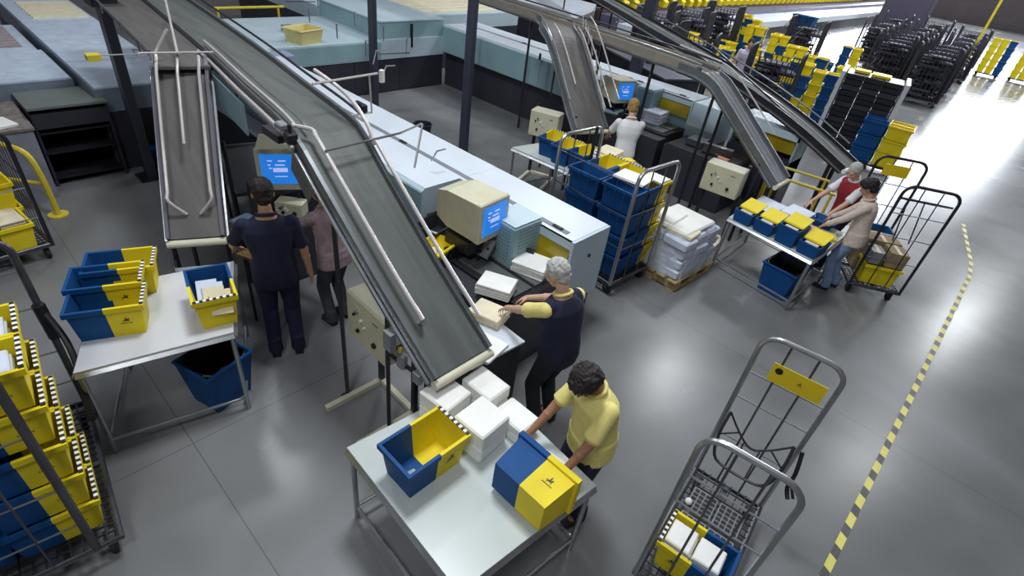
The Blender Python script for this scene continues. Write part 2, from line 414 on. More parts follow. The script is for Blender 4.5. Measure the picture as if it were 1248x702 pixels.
# ---------------------------------------------------------------- people
def cap(mb, p0, p1, r0, r1, n=12):
    p0 = V(p0); p1 = V(p1); mb.ball(p0, r0, nu=n, nv=8); mb.ball(p1, r1, nu=n, nv=8); mb.cyl(p0, p1, r0, n, r2=r1)
def loft(mb, rings, n=20):
    vs = []; N = len(rings)
    for c, ax, ay in rings:
        for j in range(n):
            w = 2*PI*j/n; cs, sn = math.cos(w), math.sin(w)
            k = 1/((abs(cs)**2.6+abs(sn)**2.6)**(1/2.6))
            vs.append(V(c)+V(ax)*cs*k+V(ay)*sn*k)
    fs = [tuple(range(n-1, -1, -1)), tuple(range((N-1)*n, N*n))]
    for i in range(N-1):
        for j in range(n): fs.append((i*n+j, i*n+(j+1) % n, (i+1)*n+(j+1) % n, (i+1)*n+j))
    mb.add(vs, fs)
def remesh(mb, name, mtl, parent, vox, smooth_it=2, disp=0.0, seed=0):
    me = bpy.data.meshes.new('tmp'); me.from_pydata([tuple(p) for p in mb.v], [], mb.f)
    bm = bmesh.new(); bm.from_mesh(me); bmesh.ops.recalc_face_normals(bm, faces=bm.faces); bm.to_mesh(me); bm.free()
    o = bpy.data.objects.new('tmp', me); C.objects.link(o)
    md = o.modifiers.new('r', 'REMESH'); md.mode = 'VOXEL'; md.voxel_size = vox; md.use_smooth_shade = True
    s = o.modifiers.new('s', 'SMOOTH'); s.iterations = smooth_it; s.factor = .5
    if disp:
        tx = bpy.data.textures.new('curl', 'CLOUDS'); tx.noise_scale = .025; d = o.modifiers.new('d', 'DISPLACE'); d.texture = tx; d.strength = disp; d.mid_level = .4
    dg = bpy.context.evaluated_depsgraph_get(); m2 = bpy.data.meshes.new_from_object(o.evaluated_get(dg))
    bpy.data.objects.remove(o); m2.name = name; m2.materials.clear(); m2.materials.append(mtl)
    r = bpy.data.objects.new(name, m2); C.objects.link(r); r.parent = parent
    return r
def ik(a, b, l1, l2, pole):
    a = V(a); b = V(b); d = b-a; L = min(d.length, (l1+l2)*.995); d.normalize(); b = a+d*L
    x = (l1*l1-l2*l2+L*L)/(2*L); h = math.sqrt(max(0, l1*l1-x*x)); p = V(pole); p = (p-d*p.dot(d)).normalized()
    return a+d*x+p*h, b
def hand(mb, wr, d, nrm, side, curl=.5):
    # d: direction the hand points, nrm: back-of-hand normal, side: direction the thumb leaves
    d = V(d).normalized(); nrm = V(nrm); nrm = (nrm-d*nrm.dot(d)).normalized(); s = d.cross(nrm).normalized()
    if s.dot(V(side)) < 0: s = -s
    R = Matrix((s, d, nrm)).transposed()
    wr = V(wr); mb.ball(wr+d*.045, (.038, .05, .016), R=R, nu=14)
    cap(mb, wr, wr+d*.03, .024, .026)
    for i, (x, ln) in enumerate(((.030, .072), (.0105, .080), (-.0095, .074), (-.0285, .058))):
        p = wr+d*.082+s*x; dd = (d+s*(.12*(1.2-i))).normalized(); a = 0
        for k, f in enumerate((.45, .32, .25)):
            a += curl*(.45 if k == 0 else .7)
            q = p+(dd*math.cos(a)-nrm*math.sin(a))*ln*f; r0 = .0088-.0011*k; cap(mb, p, q, r0, r0-.0008, 8); p = q
    p = wr+d*.022+s*.03; q = p+(d*.55+s*.75-nrm*.25).normalized()*.036; w = q+(d*.85+s*.35-nrm*.4).normalized()*.03
    cap(mb, p, q, .0125, .0105, 8); cap(mb, q, w, .0105, .0085, 8)
def person(label, loc, yaw, S=1.0, lean=0.0, head=(0, 0), L=None, Rr=None, poleL=(-.6, -.5, -.6), poleR=(.6, -.5, -.6), feet=((-.1, 0), (.1, 0)), skin=None, hair=None, top=None, top2=None, pants=None, shoe=None,
           sleeve='short', vest=False, hairstyle='short', vox=.0075, female=False, curl=.5, hem=.0, knees=.03, belly=0.0, open_collar=None, cap_=None):
    t = thing('person', label, 'person', loc, yaw); t.scale = (S, S, S)
    B = MB(); T = MB(); P = MB()
    fw = V((0, 1, 0)); sx = V((1, 0, 0))
    pel = V((0, 0, .95)); sp = V((0, math.sin(lean), math.cos(lean))); up2 = V((0, math.sin(lean*1.25), math.cos(lean*1.25)))
    fwd = V((0, math.cos(lean), -math.sin(lean)))
    pel = pel-V((0, math.sin(lean)*.10, 0))
    sh = .195 if not female else .175; hip = .155 if not female else .165
    che = pel+sp*.33; nk = che+up2*.20
    def body_rings(e, z0=-.10, z1=.55):
        K = [(-.12, hip*.92, .105), (-.03, hip, .12+belly*.4), (.08, hip*.93, .112+belly), (.20, hip*.90, .105+belly*.9), (.32, sh*.90, .118), (.42, sh*.92, .110), (.475, sh*.72, .085), (.515, sh*.42, .065), (.55, .06, .058)]
        R = []
        for z, a, b in K:
            if z < z0-1e-6 or z > z1+1e-6: continue
            c = pel+sp*z if z <= .33 else che+up2*(z-.33)
            R.append((c, sx*(a+e), fwd*(b+e)))
        return R
    loft(B, body_rings(0))
    # head
    hp, hy = head
    neck0 = nk-up2*.02; hd = (up2*math.cos(hp)+fwd*math.sin(hp)).normalized(); neck1 = nk+(up2*.7+hd*.3).normalized()*.075
    cap(B, neck0, neck1, .058, .052)
    HR = Matrix.Rotation(hy, 3, 'Z') @ Matrix.Rotation(-(lean*1.25+hp), 3, 'X')
    hz = HR @ V((0, 0, 1)); hf = HR @ V((0, 1, 0)); hx = HR @ V((1, 0, 0)); hc = neck1+hz*.105+hf*.015
    B.ball(hc+hz*.02-hf*.012, (.076, .095, .10), R=HR, nu=20, nv=14); B.ball(hc-hz*.045+hf*.03, (.056, .062, .068), R=HR, nu=16, nv=10)
    B.ball(hc-hz*.09+hf*.062, (.026, .02, .02), R=HR)                              # chin
    cap(B, hc+hz*.015+hf*.085, hc-hz*.03+hf*.106, .008, .0135, 8)                  # nose
    for s_ in (-1, 1):
        B.ball(hc-hz*.01+hx*s_*.078-hf*.005, (.010, .02, .032), R=HR)               # ears
        B.ball(hc+hz*.028+hx*s_*.03+hf*.078, (.024, .014, .008), R=HR)             # brow
        B.ball(hc-hz*.028+hx*s_*.036+hf*.066, (.022, .018, .018), R=HR)            # cheek
    B.ball(hc-hz*.058+hf*.088, (.022, .008, .005), R=HR); B.ball(hc-hz*.066+hf*.087, (.019, .008, .005), R=HR)
    # arms
    hands = []
    for sg, tgt, pole in ((-1, L, poleL), (1, Rr, poleR)):
        T2 = MB()
        s0 = che+up2*.125+sx*sg*(sh-.012)
        if tgt is None: tgt = (sg*.26, .05, .82)
        el, wr = ik(s0, tgt, .285, .25, pole)
        cap(B, s0, el, .05, .039); cap(B, el, wr, .038, .026); mid = el.lerp(wr, .3); B.ball(mid, .039)
        d = (wr-el).normalized(); nr = V((0, 0, 1)) if abs(d.z) < .8 else V((sg, 0, 0))
        if d.z < -.8: nr = V((sg, .2, 0))
        hand(B, wr, (d+V((0, 0, -.15))) if abs(d.z) < .8 else d, nr, V((-sg, .3, 0)) if abs(d.z) < .8 else V((0, 1, 0)), curl)
        A = T2 if top2 is not None else T
        if sleeve == 'short':
            e2 = s0.lerp(el, .72); cap(A, s0, e2, .064, .060); A.cyl(s0.lerp(el, .5), s0.lerp(el, .80), .061, 16, r2=.066)
        else:
            w2 = el.lerp(wr, .9); cap(A, s0, el, .066, .055); cap(A, el, w2, .053, .040); A.cyl(el.lerp(wr, .6), w2.lerp(wr, .3), .042, 16, r2=.042)
        if top2 is not None: T.ball(s0-sx*sg*.04, .075); remesh(T2, 'shirt_sleeve', top2, t, vox*1.1, 2)
    # legs
    for sg, f in ((-1, feet[0]), (1, feet[1])):
        h0 = pel+V((sg*.09, 0, -.05)); an = V((f[0], f[1], .085)); kn, an = ik(h0, an, .43, .42, (0, 1, 0))
        cap(B, h0, kn, .085, .056); cap(B, kn, an, .053, .036); cap(B, an, an+V((0, .10, -.05)), .036, .03); B.ball(kn.lerp(an, .3)-fw*.012, .056)
        cap(P, h0, kn, .102, .073); cap(P, kn, an+V((0, 0, .0)), .072, .062); P.cyl(an+V((0, 0, .12)), an-V((0, 0, .035)), .060, 18, r2=.068)
        hz_ = MB(); c = V((an.x, an.y, 0)); 
        hz_.ball(c+V((0, .075, .036)), (.046, .105, .036), nu=16); hz_.ball(c+V((0, -.015, .05)), (.04, .058, .05), nu=16); hz_.b2(c.x-.04, c.x+.04, c.y-.06, c.y+.16, .0, .018)
        remesh(hz_, 'shoe', shoe or M_rubber, t, max(vox, .008))
    loft(P, [(pel+V((0, 0, -.13)), sx*(hip*.9), fw*.115), (pel+V((0, 0, -.02)), sx*(hip+.018), fwd*(.135+belly*.4)), (pel+sp*.09, sx*(hip+.006), fwd*(.125+belly))])
    loft(T, body_rings(.020, z0=(-.12 if hem <= 0 else -.03), z1=.515))
    if hem < 0: loft(T, [(pel+sp*.05, sx*(hip+.022), fwd*(.14+belly)), (pel-V((0, 0, .10)), sx*(hip+.03), fwd*.145), (pel-V((0, 0, .13-hem*.2)), sx*(hip+.032), fwd*.147)])
    # collar
    co = MB(); cc = nk-up2*.005; ring = [cc+sx*(.074*math.cos(w))+fwd*(.068*math.sin(w))+up2*(.018-.02*math.sin(w)) for w in [2*PI*i/20 for i in range(20)]]
    co.tube(ring, .014, 8, closed=True)
    body = remesh(B, 'body', skin, t, vox*.85, 1)
    remesh(T, 'vest' if vest else 'shirt', top, t, vox*1.1, 3)
    co.build('collar', top2 if top2 is not None else (open_collar or top), t, smooth=True)
    remesh(P, 'trousers', pants, t, vox*1.2, 3)
    # face marks: eyes
    e = MB()
    for s_ in (-1, 1): e.ball(hc+hz*.008+hx*s_*.031+hf*.079, (.0125, .009, .007), R=HR, nu=8, nv=6)
    e.build('eyes', mat('eye_white', srgb(225, 220, 214), .3), t, smooth=True)
    e = MB()
    for s_ in (-1, 1): e.ball(hc+hz*.008+hx*s_*.031+hf*.0855, (.0055, .004, .0055), R=HR, nu=8, nv=6)
    e.build('pupils', M_black, t, smooth=True)
    # hair
    H = MB()
    if hairstyle == 'curly':
        H.ball(hc+hz*.045-hf*.028, (.102, .108, .092), R=HR, nu=20, nv=14); H.ball(hc-hz*.02-hf*.06, (.085, .06, .07), R=HR); H.ball(hc+hz*.085+hf*.02, (.075, .07, .04), R=HR)
        remesh(H, 'hair', hair, t, .007, 1, disp=.035)
    else:
        H.ball(hc+hz*.034-hf*.022, (.084, .097, .099), R=HR, nu=20, nv=14); H.ball(hc-hz*.03-hf*.055, (.066, .05, .06), R=HR)
        if hairstyle == 'long': H.ball(hc-hz*.10-hf*.06, (.085, .055, .09), R=HR); H.ball(hc-hz*.04-hf*.04, (.092, .07, .09), R=HR)
        remesh(H, 'hair', hair, t, .007, 2, disp=.022)
    return t
SK = mat('skin_warm', srgb(188, 140, 112), .55, var=.05); SK2 = mat('skin_tan', srgb(158, 114, 86), .55, var=.05); SK3 = mat('skin_light', srgb(206, 164, 140), .55, var=.05)
# ================================================================ camera
cam = bpy.data.cameras.new('camera'); co = bpy.data.objects.new('camera', cam); C.objects.link(co)
R_ = Matrix(((.7125, -.4752, .5162), (.6913, .3499, -.6322), (.1198, .8073, .5778)))
co.matrix_world = Matrix.Translation((0, 0, 3.9)) @ R_.to_4x4()
cam.sensor_width = 36; cam.lens = 651/1248*36; cam.clip_start = .05; cam.clip_end = 300
bpy.context.scene.camera = co
def face(dx, dy): return math.atan2(-dx, dy)

# ================================================================ setting
def floor_mat():
    m = bpy.data.materials.new('polished_concrete'); m.use_nodes = True; nt = m.node_tree; b = nt.nodes['Principled BSDF']; L = nt.links.new
    tc = nt.nodes.new('ShaderNodeTexCoord')
    def noise(sc, de, dist=0):
        n = nt.nodes.new('ShaderNodeTexNoise'); n.inputs['Scale'].default_value = sc; n.inputs['Detail'].default_value = de; n.inputs['Distortion'].default_value = dist; L(tc.outputs['Object'], n.inputs['Vector']); return n
    n1 = noise(.45, 3, .5); n2 = noise(1.9, 2.5, .8); n3 = noise(40, 2)
    r = nt.nodes.new('ShaderNodeValToRGB'); e = r.color_ramp.elements; e[0].position = .32; e[1].position = .7
    e[0].color = (*srgb(100, 101, 100), 1); e[1].color = (*srgb(134, 135, 138), 1); L(n1.outputs['Fac'], r.inputs['Fac'])
    r2 = nt.nodes.new('ShaderNodeValToRGB'); e = r2.color_ramp.elements; e[0].position = .1; e[1].position = .9; e[0].color = (.88, .88, .88, 1); e[1].color = (1.04, 1.04, 1.04, 1); L(n2.outputs['Fac'], r2.inputs['Fac'])
    mx = nt.nodes.new('ShaderNodeMix'); mx.data_type = 'RGBA'; mx.blend_type = 'MULTIPLY'; mx.inputs[0].default_value = 1; L(r.outputs['Color'], mx.inputs[6]); L(r2.outputs['Color'], mx.inputs[7])
    # saw-cut joints
    sp = nt.nodes.new('ShaderNodeSeparateXYZ'); L(tc.outputs['Object'], sp.inputs[0])
    def joint(out, per, off):
        a = nt.nodes.new('ShaderNodeMath'); a.operation = 'ADD'; a.inputs[1].default_value = 1000*per-off; L(out, a.inputs[0])
        k = nt.nodes.new('ShaderNodeMath'); k.operation = 'MODULO'; k.inputs[1].default_value = per; L(a.outputs[0], k.inputs[0])
        g = nt.nodes.new('ShaderNodeMath'); g.operation = 'LESS_THAN'; g.inputs[1].default_value = .010; L(k.outputs[0], g.inputs[0]); return g
    jy = joint(sp.outputs['Y'], 4.97, .515); jx = joint(sp.outputs['X'], 6.1, -3.55)
    mm = nt.nodes.new('ShaderNodeMath'); mm.operation = 'MAXIMUM'; L(jy.outputs[0], mm.inputs[0]); L(jx.outputs[0], mm.inputs[1])
    m2 = nt.nodes.new('ShaderNodeMix'); m2.data_type = 'RGBA'; mk = nt.nodes.new('ShaderNodeMath'); mk.operation = 'MULTIPLY'; mk.inputs[1].default_value = .55; L(mm.outputs[0], mk.inputs[0]); L(mk.outputs[0], m2.inputs[0]); L(mx.outputs[2], m2.inputs[6]); m2.inputs[7].default_value = (*srgb(78, 76, 76), 1)
    L(m2.outputs[2], b.inputs['Base Color'])
    rr = nt.nodes.new('ShaderNodeMapRange'); rr.inputs[3].default_value = .20; rr.inputs[4].default_value = .32; L(n1.outputs['Fac'], rr.inputs[0]); L(rr.outputs[0], b.inputs['Roughness'])
    bp = nt.nodes.new('ShaderNodeBump'); bp.inputs['Strength'].default_value = .0; bp.inputs['Distance'].default_value = .02; L(n3.outputs['Fac'], bp.inputs['Height']); L(bp.outputs['Normal'], b.inputs['Normal'])
    b.inputs['Specular IOR Level'].default_value = .4
    return m
MB().b2(-34, 12, -8, 72, -.1, 0).build('floor', floor_mat(), kind='structure')
M_wall = mat('warehouse_wall', srgb(140, 130, 132), .7, scale=1, var=.08)
w = MB(); w.b2(-34, 12, 72, 72.3, 0, 5.5); w.b2(-34, 12, 72, 72.3, 13, 15); w.b2(-34, -24, 72, 72.3, 5.5, 13); w.b2(1.2, 12, 72, 72.3, 5.5, 13); w.build('wall_back', M_wall, kind='structure')
MB().b2(-34.3, -34, -8, 72, 0, 15).build('wall_left', M_wall, kind='structure')
MB().b2(12, 12.3, -8, 72, 0, 15).build('wall_right', M_wall, kind='structure')
M_win = mat('daylight_window', (1, 1, 1), .4, emit=(.86, .92, 1.0), estr=28)
for i in range(5):
    x0 = -24+i*5.05; m = MB(); m.b2(x0+.1, x0+4.95, 72.05, 72.12, 5.6, 12.9); wn = m.build('window_%d' % (i+1), M_win, kind='structure')
    m = MB(); [m.b2(x0+a-.04, x0+a+.04, 71.98, 72.06, 5.5, 13) for a in (0, 1.7, 3.35, 5.05)]; [m.b2(x0, x0+5.05, 71.98, 72.06, z-.04, z+.04) for z in (5.5, 8, 10.5, 13)]; m.build('window_frame', M_dark, wn)

def column(label, x, y, h, r, grp=None):
    t = thing('support_column', label, 'column', (x, y, 0), 0, grp); t['kind'] = 'structure'
    m = MB(); m.box((0, 0, h/2), (r*2, r*1.2, h), bev=.012); m.build('column_shaft', M_pillar, t)
    m = MB(); m.box((0, 0, .01), (r*3.4, r*3.4, .02)); m.build('base_plate', M_dark, t); return t
c1 = column('thick dark steel column at the far left, below the wide conveyor deck', -8.72, 1.9, 3.3, .1)
m = MB(); m.box((0, 0, 2.55), (.5, .42, .12)); m.box((0, 0, 2.4), (.32, .28, .2)); m.build('bracket_collar', M_dark, c1)
column('dark steel column at the corner of the bare floor bay behind the white machine', -9.68, 6.45, 4.2, .085)
column('dark steel column nearest the small black bin, behind the white machine', -7.07, 6.62, 4.2, .085)
column('dark steel column among the far overhead conveyors', -7.0, 12.0, 5.0, .14)

# hazard tape on the floor
def tape():
    m = bpy.data.materials.new('hazard_stripes'); m.use_nodes = True; nt = m.node_tree; b = nt.nodes['Principled BSDF']; b.inputs['Roughness'].default_value = .45
    tc = nt.nodes.new('ShaderNodeTexCoord'); wv = nt.nodes.new('ShaderNodeTexWave'); wv.bands_direction = 'DIAGONAL'
    mp = nt.nodes.new('ShaderNodeMapping'); mp.inputs['Scale'].default_value = (1.2, 2.38, 0); nt.links.new(tc.outputs['Object'], mp.inputs['Vector']); nt.links.new(mp.outputs[0], wv.inputs['Vector']); wv.inputs['Scale'].default_value = 1.25/1.3
    r = nt.nodes.new('ShaderNodeValToRGB'); r.color_ramp.interpolation = 'CONSTANT'; e = r.color_ramp.elements; e[0].color = (*srgb(50, 48, 46), 1); e[1].position = .42; e[1].color = (*srgb(226, 216, 96), 1)
    n = nt.nodes.new('ShaderNodeTexNoise'); n.inputs['Scale'].default_value = 30; 
    mx = nt.nodes.new('ShaderNodeMix'); mx.data_type = 'RGBA'; mx.inputs[0].default_value = .12; nt.links.new(wv.outputs['Fac'], r.inputs['Fac']); nt.links.new(r.outputs['Color'], mx.inputs[6]); nt.links.new(n.outputs['Fac'], mx.inputs[7])
    nt.links.new(mx.outputs[2], b.inputs['Base Color'])
    P = [(.63, 2.9), (.645, 3.6), (.66, 5.0), (.68, 7.0), (.70, 9.0), (.715, 10.5), (.66, 11.1), (.44, 12.2), (.30, 12.9)]
    mb = MB(); mb.sweep([(x, y, .0) for x, y in P], [(-.03, 0), (.03, 0), (.03, .002), (-.03, .002)])
    o = mb.build('hazard_tape', m); tag(o, 'black and yellow striped tape line stuck along the concrete floor', 'floor tape', kind='structure')
tape()

# ================================================================ sorting machine with feeding station (front one)
def machine(label, ox, oy, x_far, z=1.3, box2=True, end=True):
    t = thing('sorting_machine', label, 'machine', (ox, oy, 0))
    # local frame: x from x_far (negative) to 0, y from -1.15 (front) to 0 (back)
    m = MB(); m.b2(x_far, -.04, -1.02, -.06, 0, .80); m.build('base_cabinet', M_base, t)
    xs = -1.72                                                   # everything left of xs has the full-depth cover
    m = MB(); m.extr([(-1.14, .80), (0, .80), (0, z), (-1.10, z), (-1.14, z-.03)], 'x', x_far, xs); m.build('long_cover', M_cyan, t)
    m = MB(); m.b2(x_far, xs, -1.10, 0, z, z+.004); m.build('cover_top', M_white, t)
    f = MB()
    n = max(1, int((xs-x_far)/1.25))
    for i in range(n):
        a = x_far+(xs-x_far)*i/n; b = x_far+(xs-x_far)*(i+1)/n; f.b2(a+.01, b-.01, -1.152, -1.14, .81, z-.04)
    f.build('front_panel', M_cyan2, t)
    m = MB(); m.b2(xs, -.04, -.56, -.005, .80, z-.02); m.build('hood_body', M_cyan2, t)
    m = MB(); m.b2(xs+.001, -.036, -.60, 0, z-.02, z+.003); m.build('hood_top', M_white, t)
    # end cap at right
    m = MB(); m.extr([(-.62, z), (0, z), (0, .50), (-.50, .50), (-.62, .98)], 'x', -.035, 0); m.build('end_cap', M_cyan, t)
    m = MB(); m.cyl((.0, -.3, z-.25), (.012, -.3, z-.25), .02, 10); m.build('end_latch', M_dark, t)
    # slot line with handles
    m = MB(); m.b2(x_far+.1, -.16, -.55, -.485, z-.002, z+.009); m.build('cover_gap', M_slot, t)
    for x in (-.3, -1.25, -1.5, -2.9, -4.4):
        if x > x_far: m = MB(); m.box((x, -.52, z+.016), (.13, .045, .02), bev=.008); m.build('cover_handle', M_dark, t)
    # bay with amber window between hood and end cap
    m = MB(); m.b2(-.84, -.04, -.60, -.56, z-.11, z-.0); m.build('bay_lintel', M_cyan, t)
    m = MB(); m.extr([(-.585, z-.12), (-.57, z-.12), (-.60, z-.34), (-.615, z-.34)], 'x', -.80, -.06); m.build('amber_window', M_amber, t)
    m = MB(); m.b2(-.84, -.82, -.62, -.3, .82, z-.1); m.build('bay_side', M_dark, t)
    m = MB(); m.b2(.002, .008, -.42, -.22, .22, .5); m.build('paper_notice', M_paper, t)
    # feeding deck
    m = MB(); m.extr([(-2.1, 0), (-2.1, .86), (-.02, .86), (-.02, 0)], 'y', -1.35, -.62); m.b2(-.95, .02, -1.62, -1.35, 0, .84); m.build('feeder_cabinet', M_base, t)
    m = MB(); m.b2(-2.1, -.02, -1.36, -.6, .86, .875); m.build('feeder_deck', M_dark, t)
    m = MB(); m.b2(-.9, -.10, -1.3, -1.05, .876, .90); m.b2(-.9, -.10, -1.0, -.66, .876, .90); m.build('feeder_belt', M_belt, t)
    # spring combs
    m = MB(); m.tube([(-1.05, -1.15, .93), (-.5, -.92, .93)], .008); m.tube([(-1.05, -1.15, 1.02), (-.5, -.92, 1.02)], .008)
    for i in range(6): k = i/5; m.tube([(-1.05+.55*k, -1.15+.23*k, .88), (-1.05+.55*k, -1.15+.23*k, 1.03)], .006, 5)
    m.build('mail_guide', M_chrome, t)
    m = MB(); m.box((-.88, -.95, 1.0), (.03, .5, .24), rz=.5); m.box((-.62, -.82, .97), (.5, .02, .2), rz=.35); m.build('guide_plate', M_black, t)
    m = MB(); m.cyl((-1.2, -1.15, .88), (-1.2, -1.15, .96), .09, 18); m.box((-1.33, -1.22, .90), (.42, .16, .05), rz=.3, bev=.01); m.build('vacuum_feeder', M_cyan2, t, smooth=False)
    m = MB(); m.box((-1.5, -.98, .93), (.5, .1, .1), rz=.15); m.box((-1.02, -1.3, .92), (.12, .1, .09)); m.box((-1.12, -.92, .97), (.14, .12, .18), rz=.3); m.build('feeder_mechanism', M_dark, t)
    # control keypad
    m = MB(); R = Matrix.Rotation(.1, 3, 'Z') @ Matrix.Rotation(.9, 3, 'X'); m.box((-.78, -1.10, 1.05), (.25, .20, .03), R=R); kp = m.build('control_panel', M_grey, t)
    m = MB()
    for i in range(4):
        for j in range(3):
            if (i+j) % 2 == 0: p = V((-.78, -1.10, 1.05))+R @ V((-.09+i*.06, -.06+j*.06, .018)); m.cyl(p, p+R @ V((0, 0, .012)), .014, 8, mi=(i+j*2) % 3)
    m.build('panel_buttons', [M_paper, M_red, M_black], kp)
    return t
mA = machine('white topped sorting machine with pale blue end cap, running behind the near conveyor', -2.47, 4.5, -8.35)
def vent_cabinet(label, x, y, z0, z1):
    t = thing('vent_cabinet', label, 'cabinet', (x, y, z0)); h = z1-z0
    m = MB(); m.box((0, 0, h/2), (.38, .42, h), bev=.02); m.build('housing', M_cyan2, t)
    m = MB(); m.box((0, 0, h+.004), (.36, .40, .01)); m.build('top_plate', M_cyan, t)
    m = MB()
    for i in range(7):
        for j in range(9):
            m.box((-.12+.04*i, -.212, h*.2+j*h*.085), (.018, .006, .012)); m.box((.192, -.12+.04*i, h*.2+j*h*.085), (.006, .018, .012))
    m.build('vent_slots', mat('slot_teal', srgb(96, 134, 142), .5), t)
    return t
vent_cabinet('pale blue ventilated box between the near beige monitor and amber window', -3.12, 3.72, .875, 1.36)
crt('big beige monitor with blue screen facing the grey-haired worker', (-3.44, 3.38, 1.19), PI/2+.10, 1.22)
m = MB(); m.box((0, 0, .07), (.36, .36, .14)); ms = m.build('monitor_stand', M_dark); ms.location = (-3.42, 3.38, 1.0); tag(ms, 'dark stand block under the big beige monitor', 'stand')
# ================================================================ rear machine with white worker's station
mB = machine('white topped sorting machine along the far side of the bare floor bay', -4.3, 10.32, -6.5, z=1.4)
vent_cabinet('pale blue ventilated box behind the white-shirted worker', -5.15, 9.55, .875, 1.44)
crt('small beige monitor with blue screen in front of the white-shirted worker', (-5.68, 9.2, 1.12), 1.2, 1.2)
m = MB(); m.box((0, 0, .06), (.3, .3, .12)); o = m.build('monitor_stand', M_dark); o.location = (-5.68, 9.2, .99); tag(o, 'dark stand block under the monitor of the white-shirted worker', 'stand')
def hood(label, ox, oy, z=1.4, L=1.15):
    t = thing('feeder_hood', label, 'machine', (ox, oy, 0))
    m = MB(); m.b2(-L, 0, -.5, 0, z-.1, z); m.b2(-L, 0, -.62, -.58, z-.16, z-.04); m.build('hood_top', M_cyan, t)
    m = MB(); m.extr([(-.62, z), (0, z), (0, .5), (-.45, .5), (-.62, .95)], 'x', -.03, 0); m.build('hood_side', M_cyan2, t); m = MB(); m.extr([(-.62, z), (0, z), (0, .5), (-.45, .5), (-.62, .95)], 'x', -L, -L+.03); m.build('hood_side', M_cyan2, t)
    m = MB(); m.box((-.3*L, -.3, z+.006), (.1, .05, .012)); m.build('hood_handle', M_dark, t)
    m = MB(); m.extr([(-.585, z-.17), (-.57, z-.17), (-.50, z-.42), (-.515, z-.42)], 'x', -L+.05, -.05); m.build('amber_window', M_amber, t)
    m = MB(); m.b2(-L, 0, -.62, 0, 0, .9); m.b2(-L, 0, -.06, 0, .9, z-.1); m.build('base_cabinet', M_base, t)
    return t
hood('pale blue feeder hood with amber window left of the yellow handrails', -2.35, 10.45, z=1.42)
hood('pale blue feeder hood joined to the rear machine, beside the steep grey conveyor', -4.0, 10.25, 1.40, .28) if False else None

t = thing('machine_end_module', 'pale blue end block of the rear machine beside the steep grey conveyor', 'machine', (-3.98, 10.02, 0))
m = MB(); m.extr([(-.34, 1.40), (.28, 1.40), (.28, .78), (-.34, .78), (-.40, 1.0)], 'x', -.29, .29); m.build('cover', M_cyan, t)
m = MB(); m.b2(-.27, .27, -.30, .26, 0, .78); m.build('base_cabinet', M_base, t)
t = thing('low_feeder_cabinet', 'charcoal feeder cabinet on the floor under the steep grey conveyor', 'cabinet', (-3.45, 9.15, 0))
m = MB(); m.b2(-.72, .55, -.42, .42, 0, .82); m.build('cabinet_body', M_base, t)
m = MB(); m.b2(-.70, .53, -.40, .40, .82, .84); m.build('cabinet_top', M_dark, t)
m = MB(); m.box((.1, -.05, .92), (.5, .12, .14), rz=.2); m.box((-.35, .1, .90), (.3, .35, .1)); m.build('feeder_mechanism', M_frame, t)
m = MB(); m.box((.30, -.25, .87), (.2, .14, .05)); m.build('orange_packet', mat('orange_packet', srgb(200, 120, 90), .6), t)
# cross machine closing the floor bay
t = thing('cross_machine', 'low pale blue machine with charcoal base across the far end of the floor bay', 'machine', (-10.8, 4.3, 0))
m = MB(); m.b2(-2.6, 0, -.2, 4.9, 0, .74); m.build('base_cabinet', M_base, t)
m = MB()
for i in range(4): m.b2(-.0, .012, .0+i*1.2, 1.18+i*1.2, .05, .72)
m.build('base_door', M_base, t)
m = MB(); m.b2(-2.6, .03, -.2, 3.1, .74, 1.13); m.build('low_cover', M_cyan, t)
m = MB(); [m.b2(.03, .04, .1+i*1.0, 1.08+i*1.0, .76, 1.1) for i in range(3)]; m.build('cover_panel', M_cyan2, t)
m = MB(); m.b2(-2.55, .03, 3.1, 4.9, .74, 1.15); m.build('lower_band', M_cyan, t)
m = MB(); m.b2(-2.55, .0, 3.1, 4.9, 1.15, 1.5); m.build('tall_cover', M_cyan2, t)
m = MB(); m.b2(-2.57, .02, 3.08, 4.9, 1.5, 1.53); m.build('cover_top', M_cyan, t)
m = MB(); m.b2(.0, .03, 3.9, 3.96, .95, 1.45); m.build('latch_bar', M_dark, t)
t2 = thing('stacker_module', 'long pale blue stacker row behind the cross machine', 'machine', (-13.0, 7.6, 0))
m = MB(); m.prism([(-5, -.2), (-.45, -.2), (-.45, 1.75), (1.0, 1.75), (1.0, 5.5), (-5, 5.5)], 0, 1.0); m.build('base_cabinet', M_base, t2)
m = MB(); m.prism([(-5, -.2), (-.45, -.2), (-.45, 1.75), (1.0, 1.75), (1.0, 5.5), (-5, 5.5)], 1.0, 1.35); m.build('cover', M_cyan, t2)
m = MB()
for i in range(14): m.b2(-4.8+i*.4, -4.5+i*.4, .2 if i < 11 else 1.9, 5.3, 1.35, 1.38)
m.build('stacker_lids', M_paper2, t2)
block0 = thing('sorting_machine', 'pale machine corner at the top edge, behind the far conveyors', 'machine', (-12.8, 15.6, 0))
m = MB(); m.prism([(-1.6, -1.0), (1.5, -.9), (.2, 2.2), (-2.4, 2.4)], 0, 1.2); m.build('base_cabinet', M_base, block0)
m = MB(); m.prism([(-1.6, -1.0), (1.5, -.9), (.2, 2.2), (-2.4, 2.4)], 1.2, 1.4); m.build('machine_top', M_white, block0)
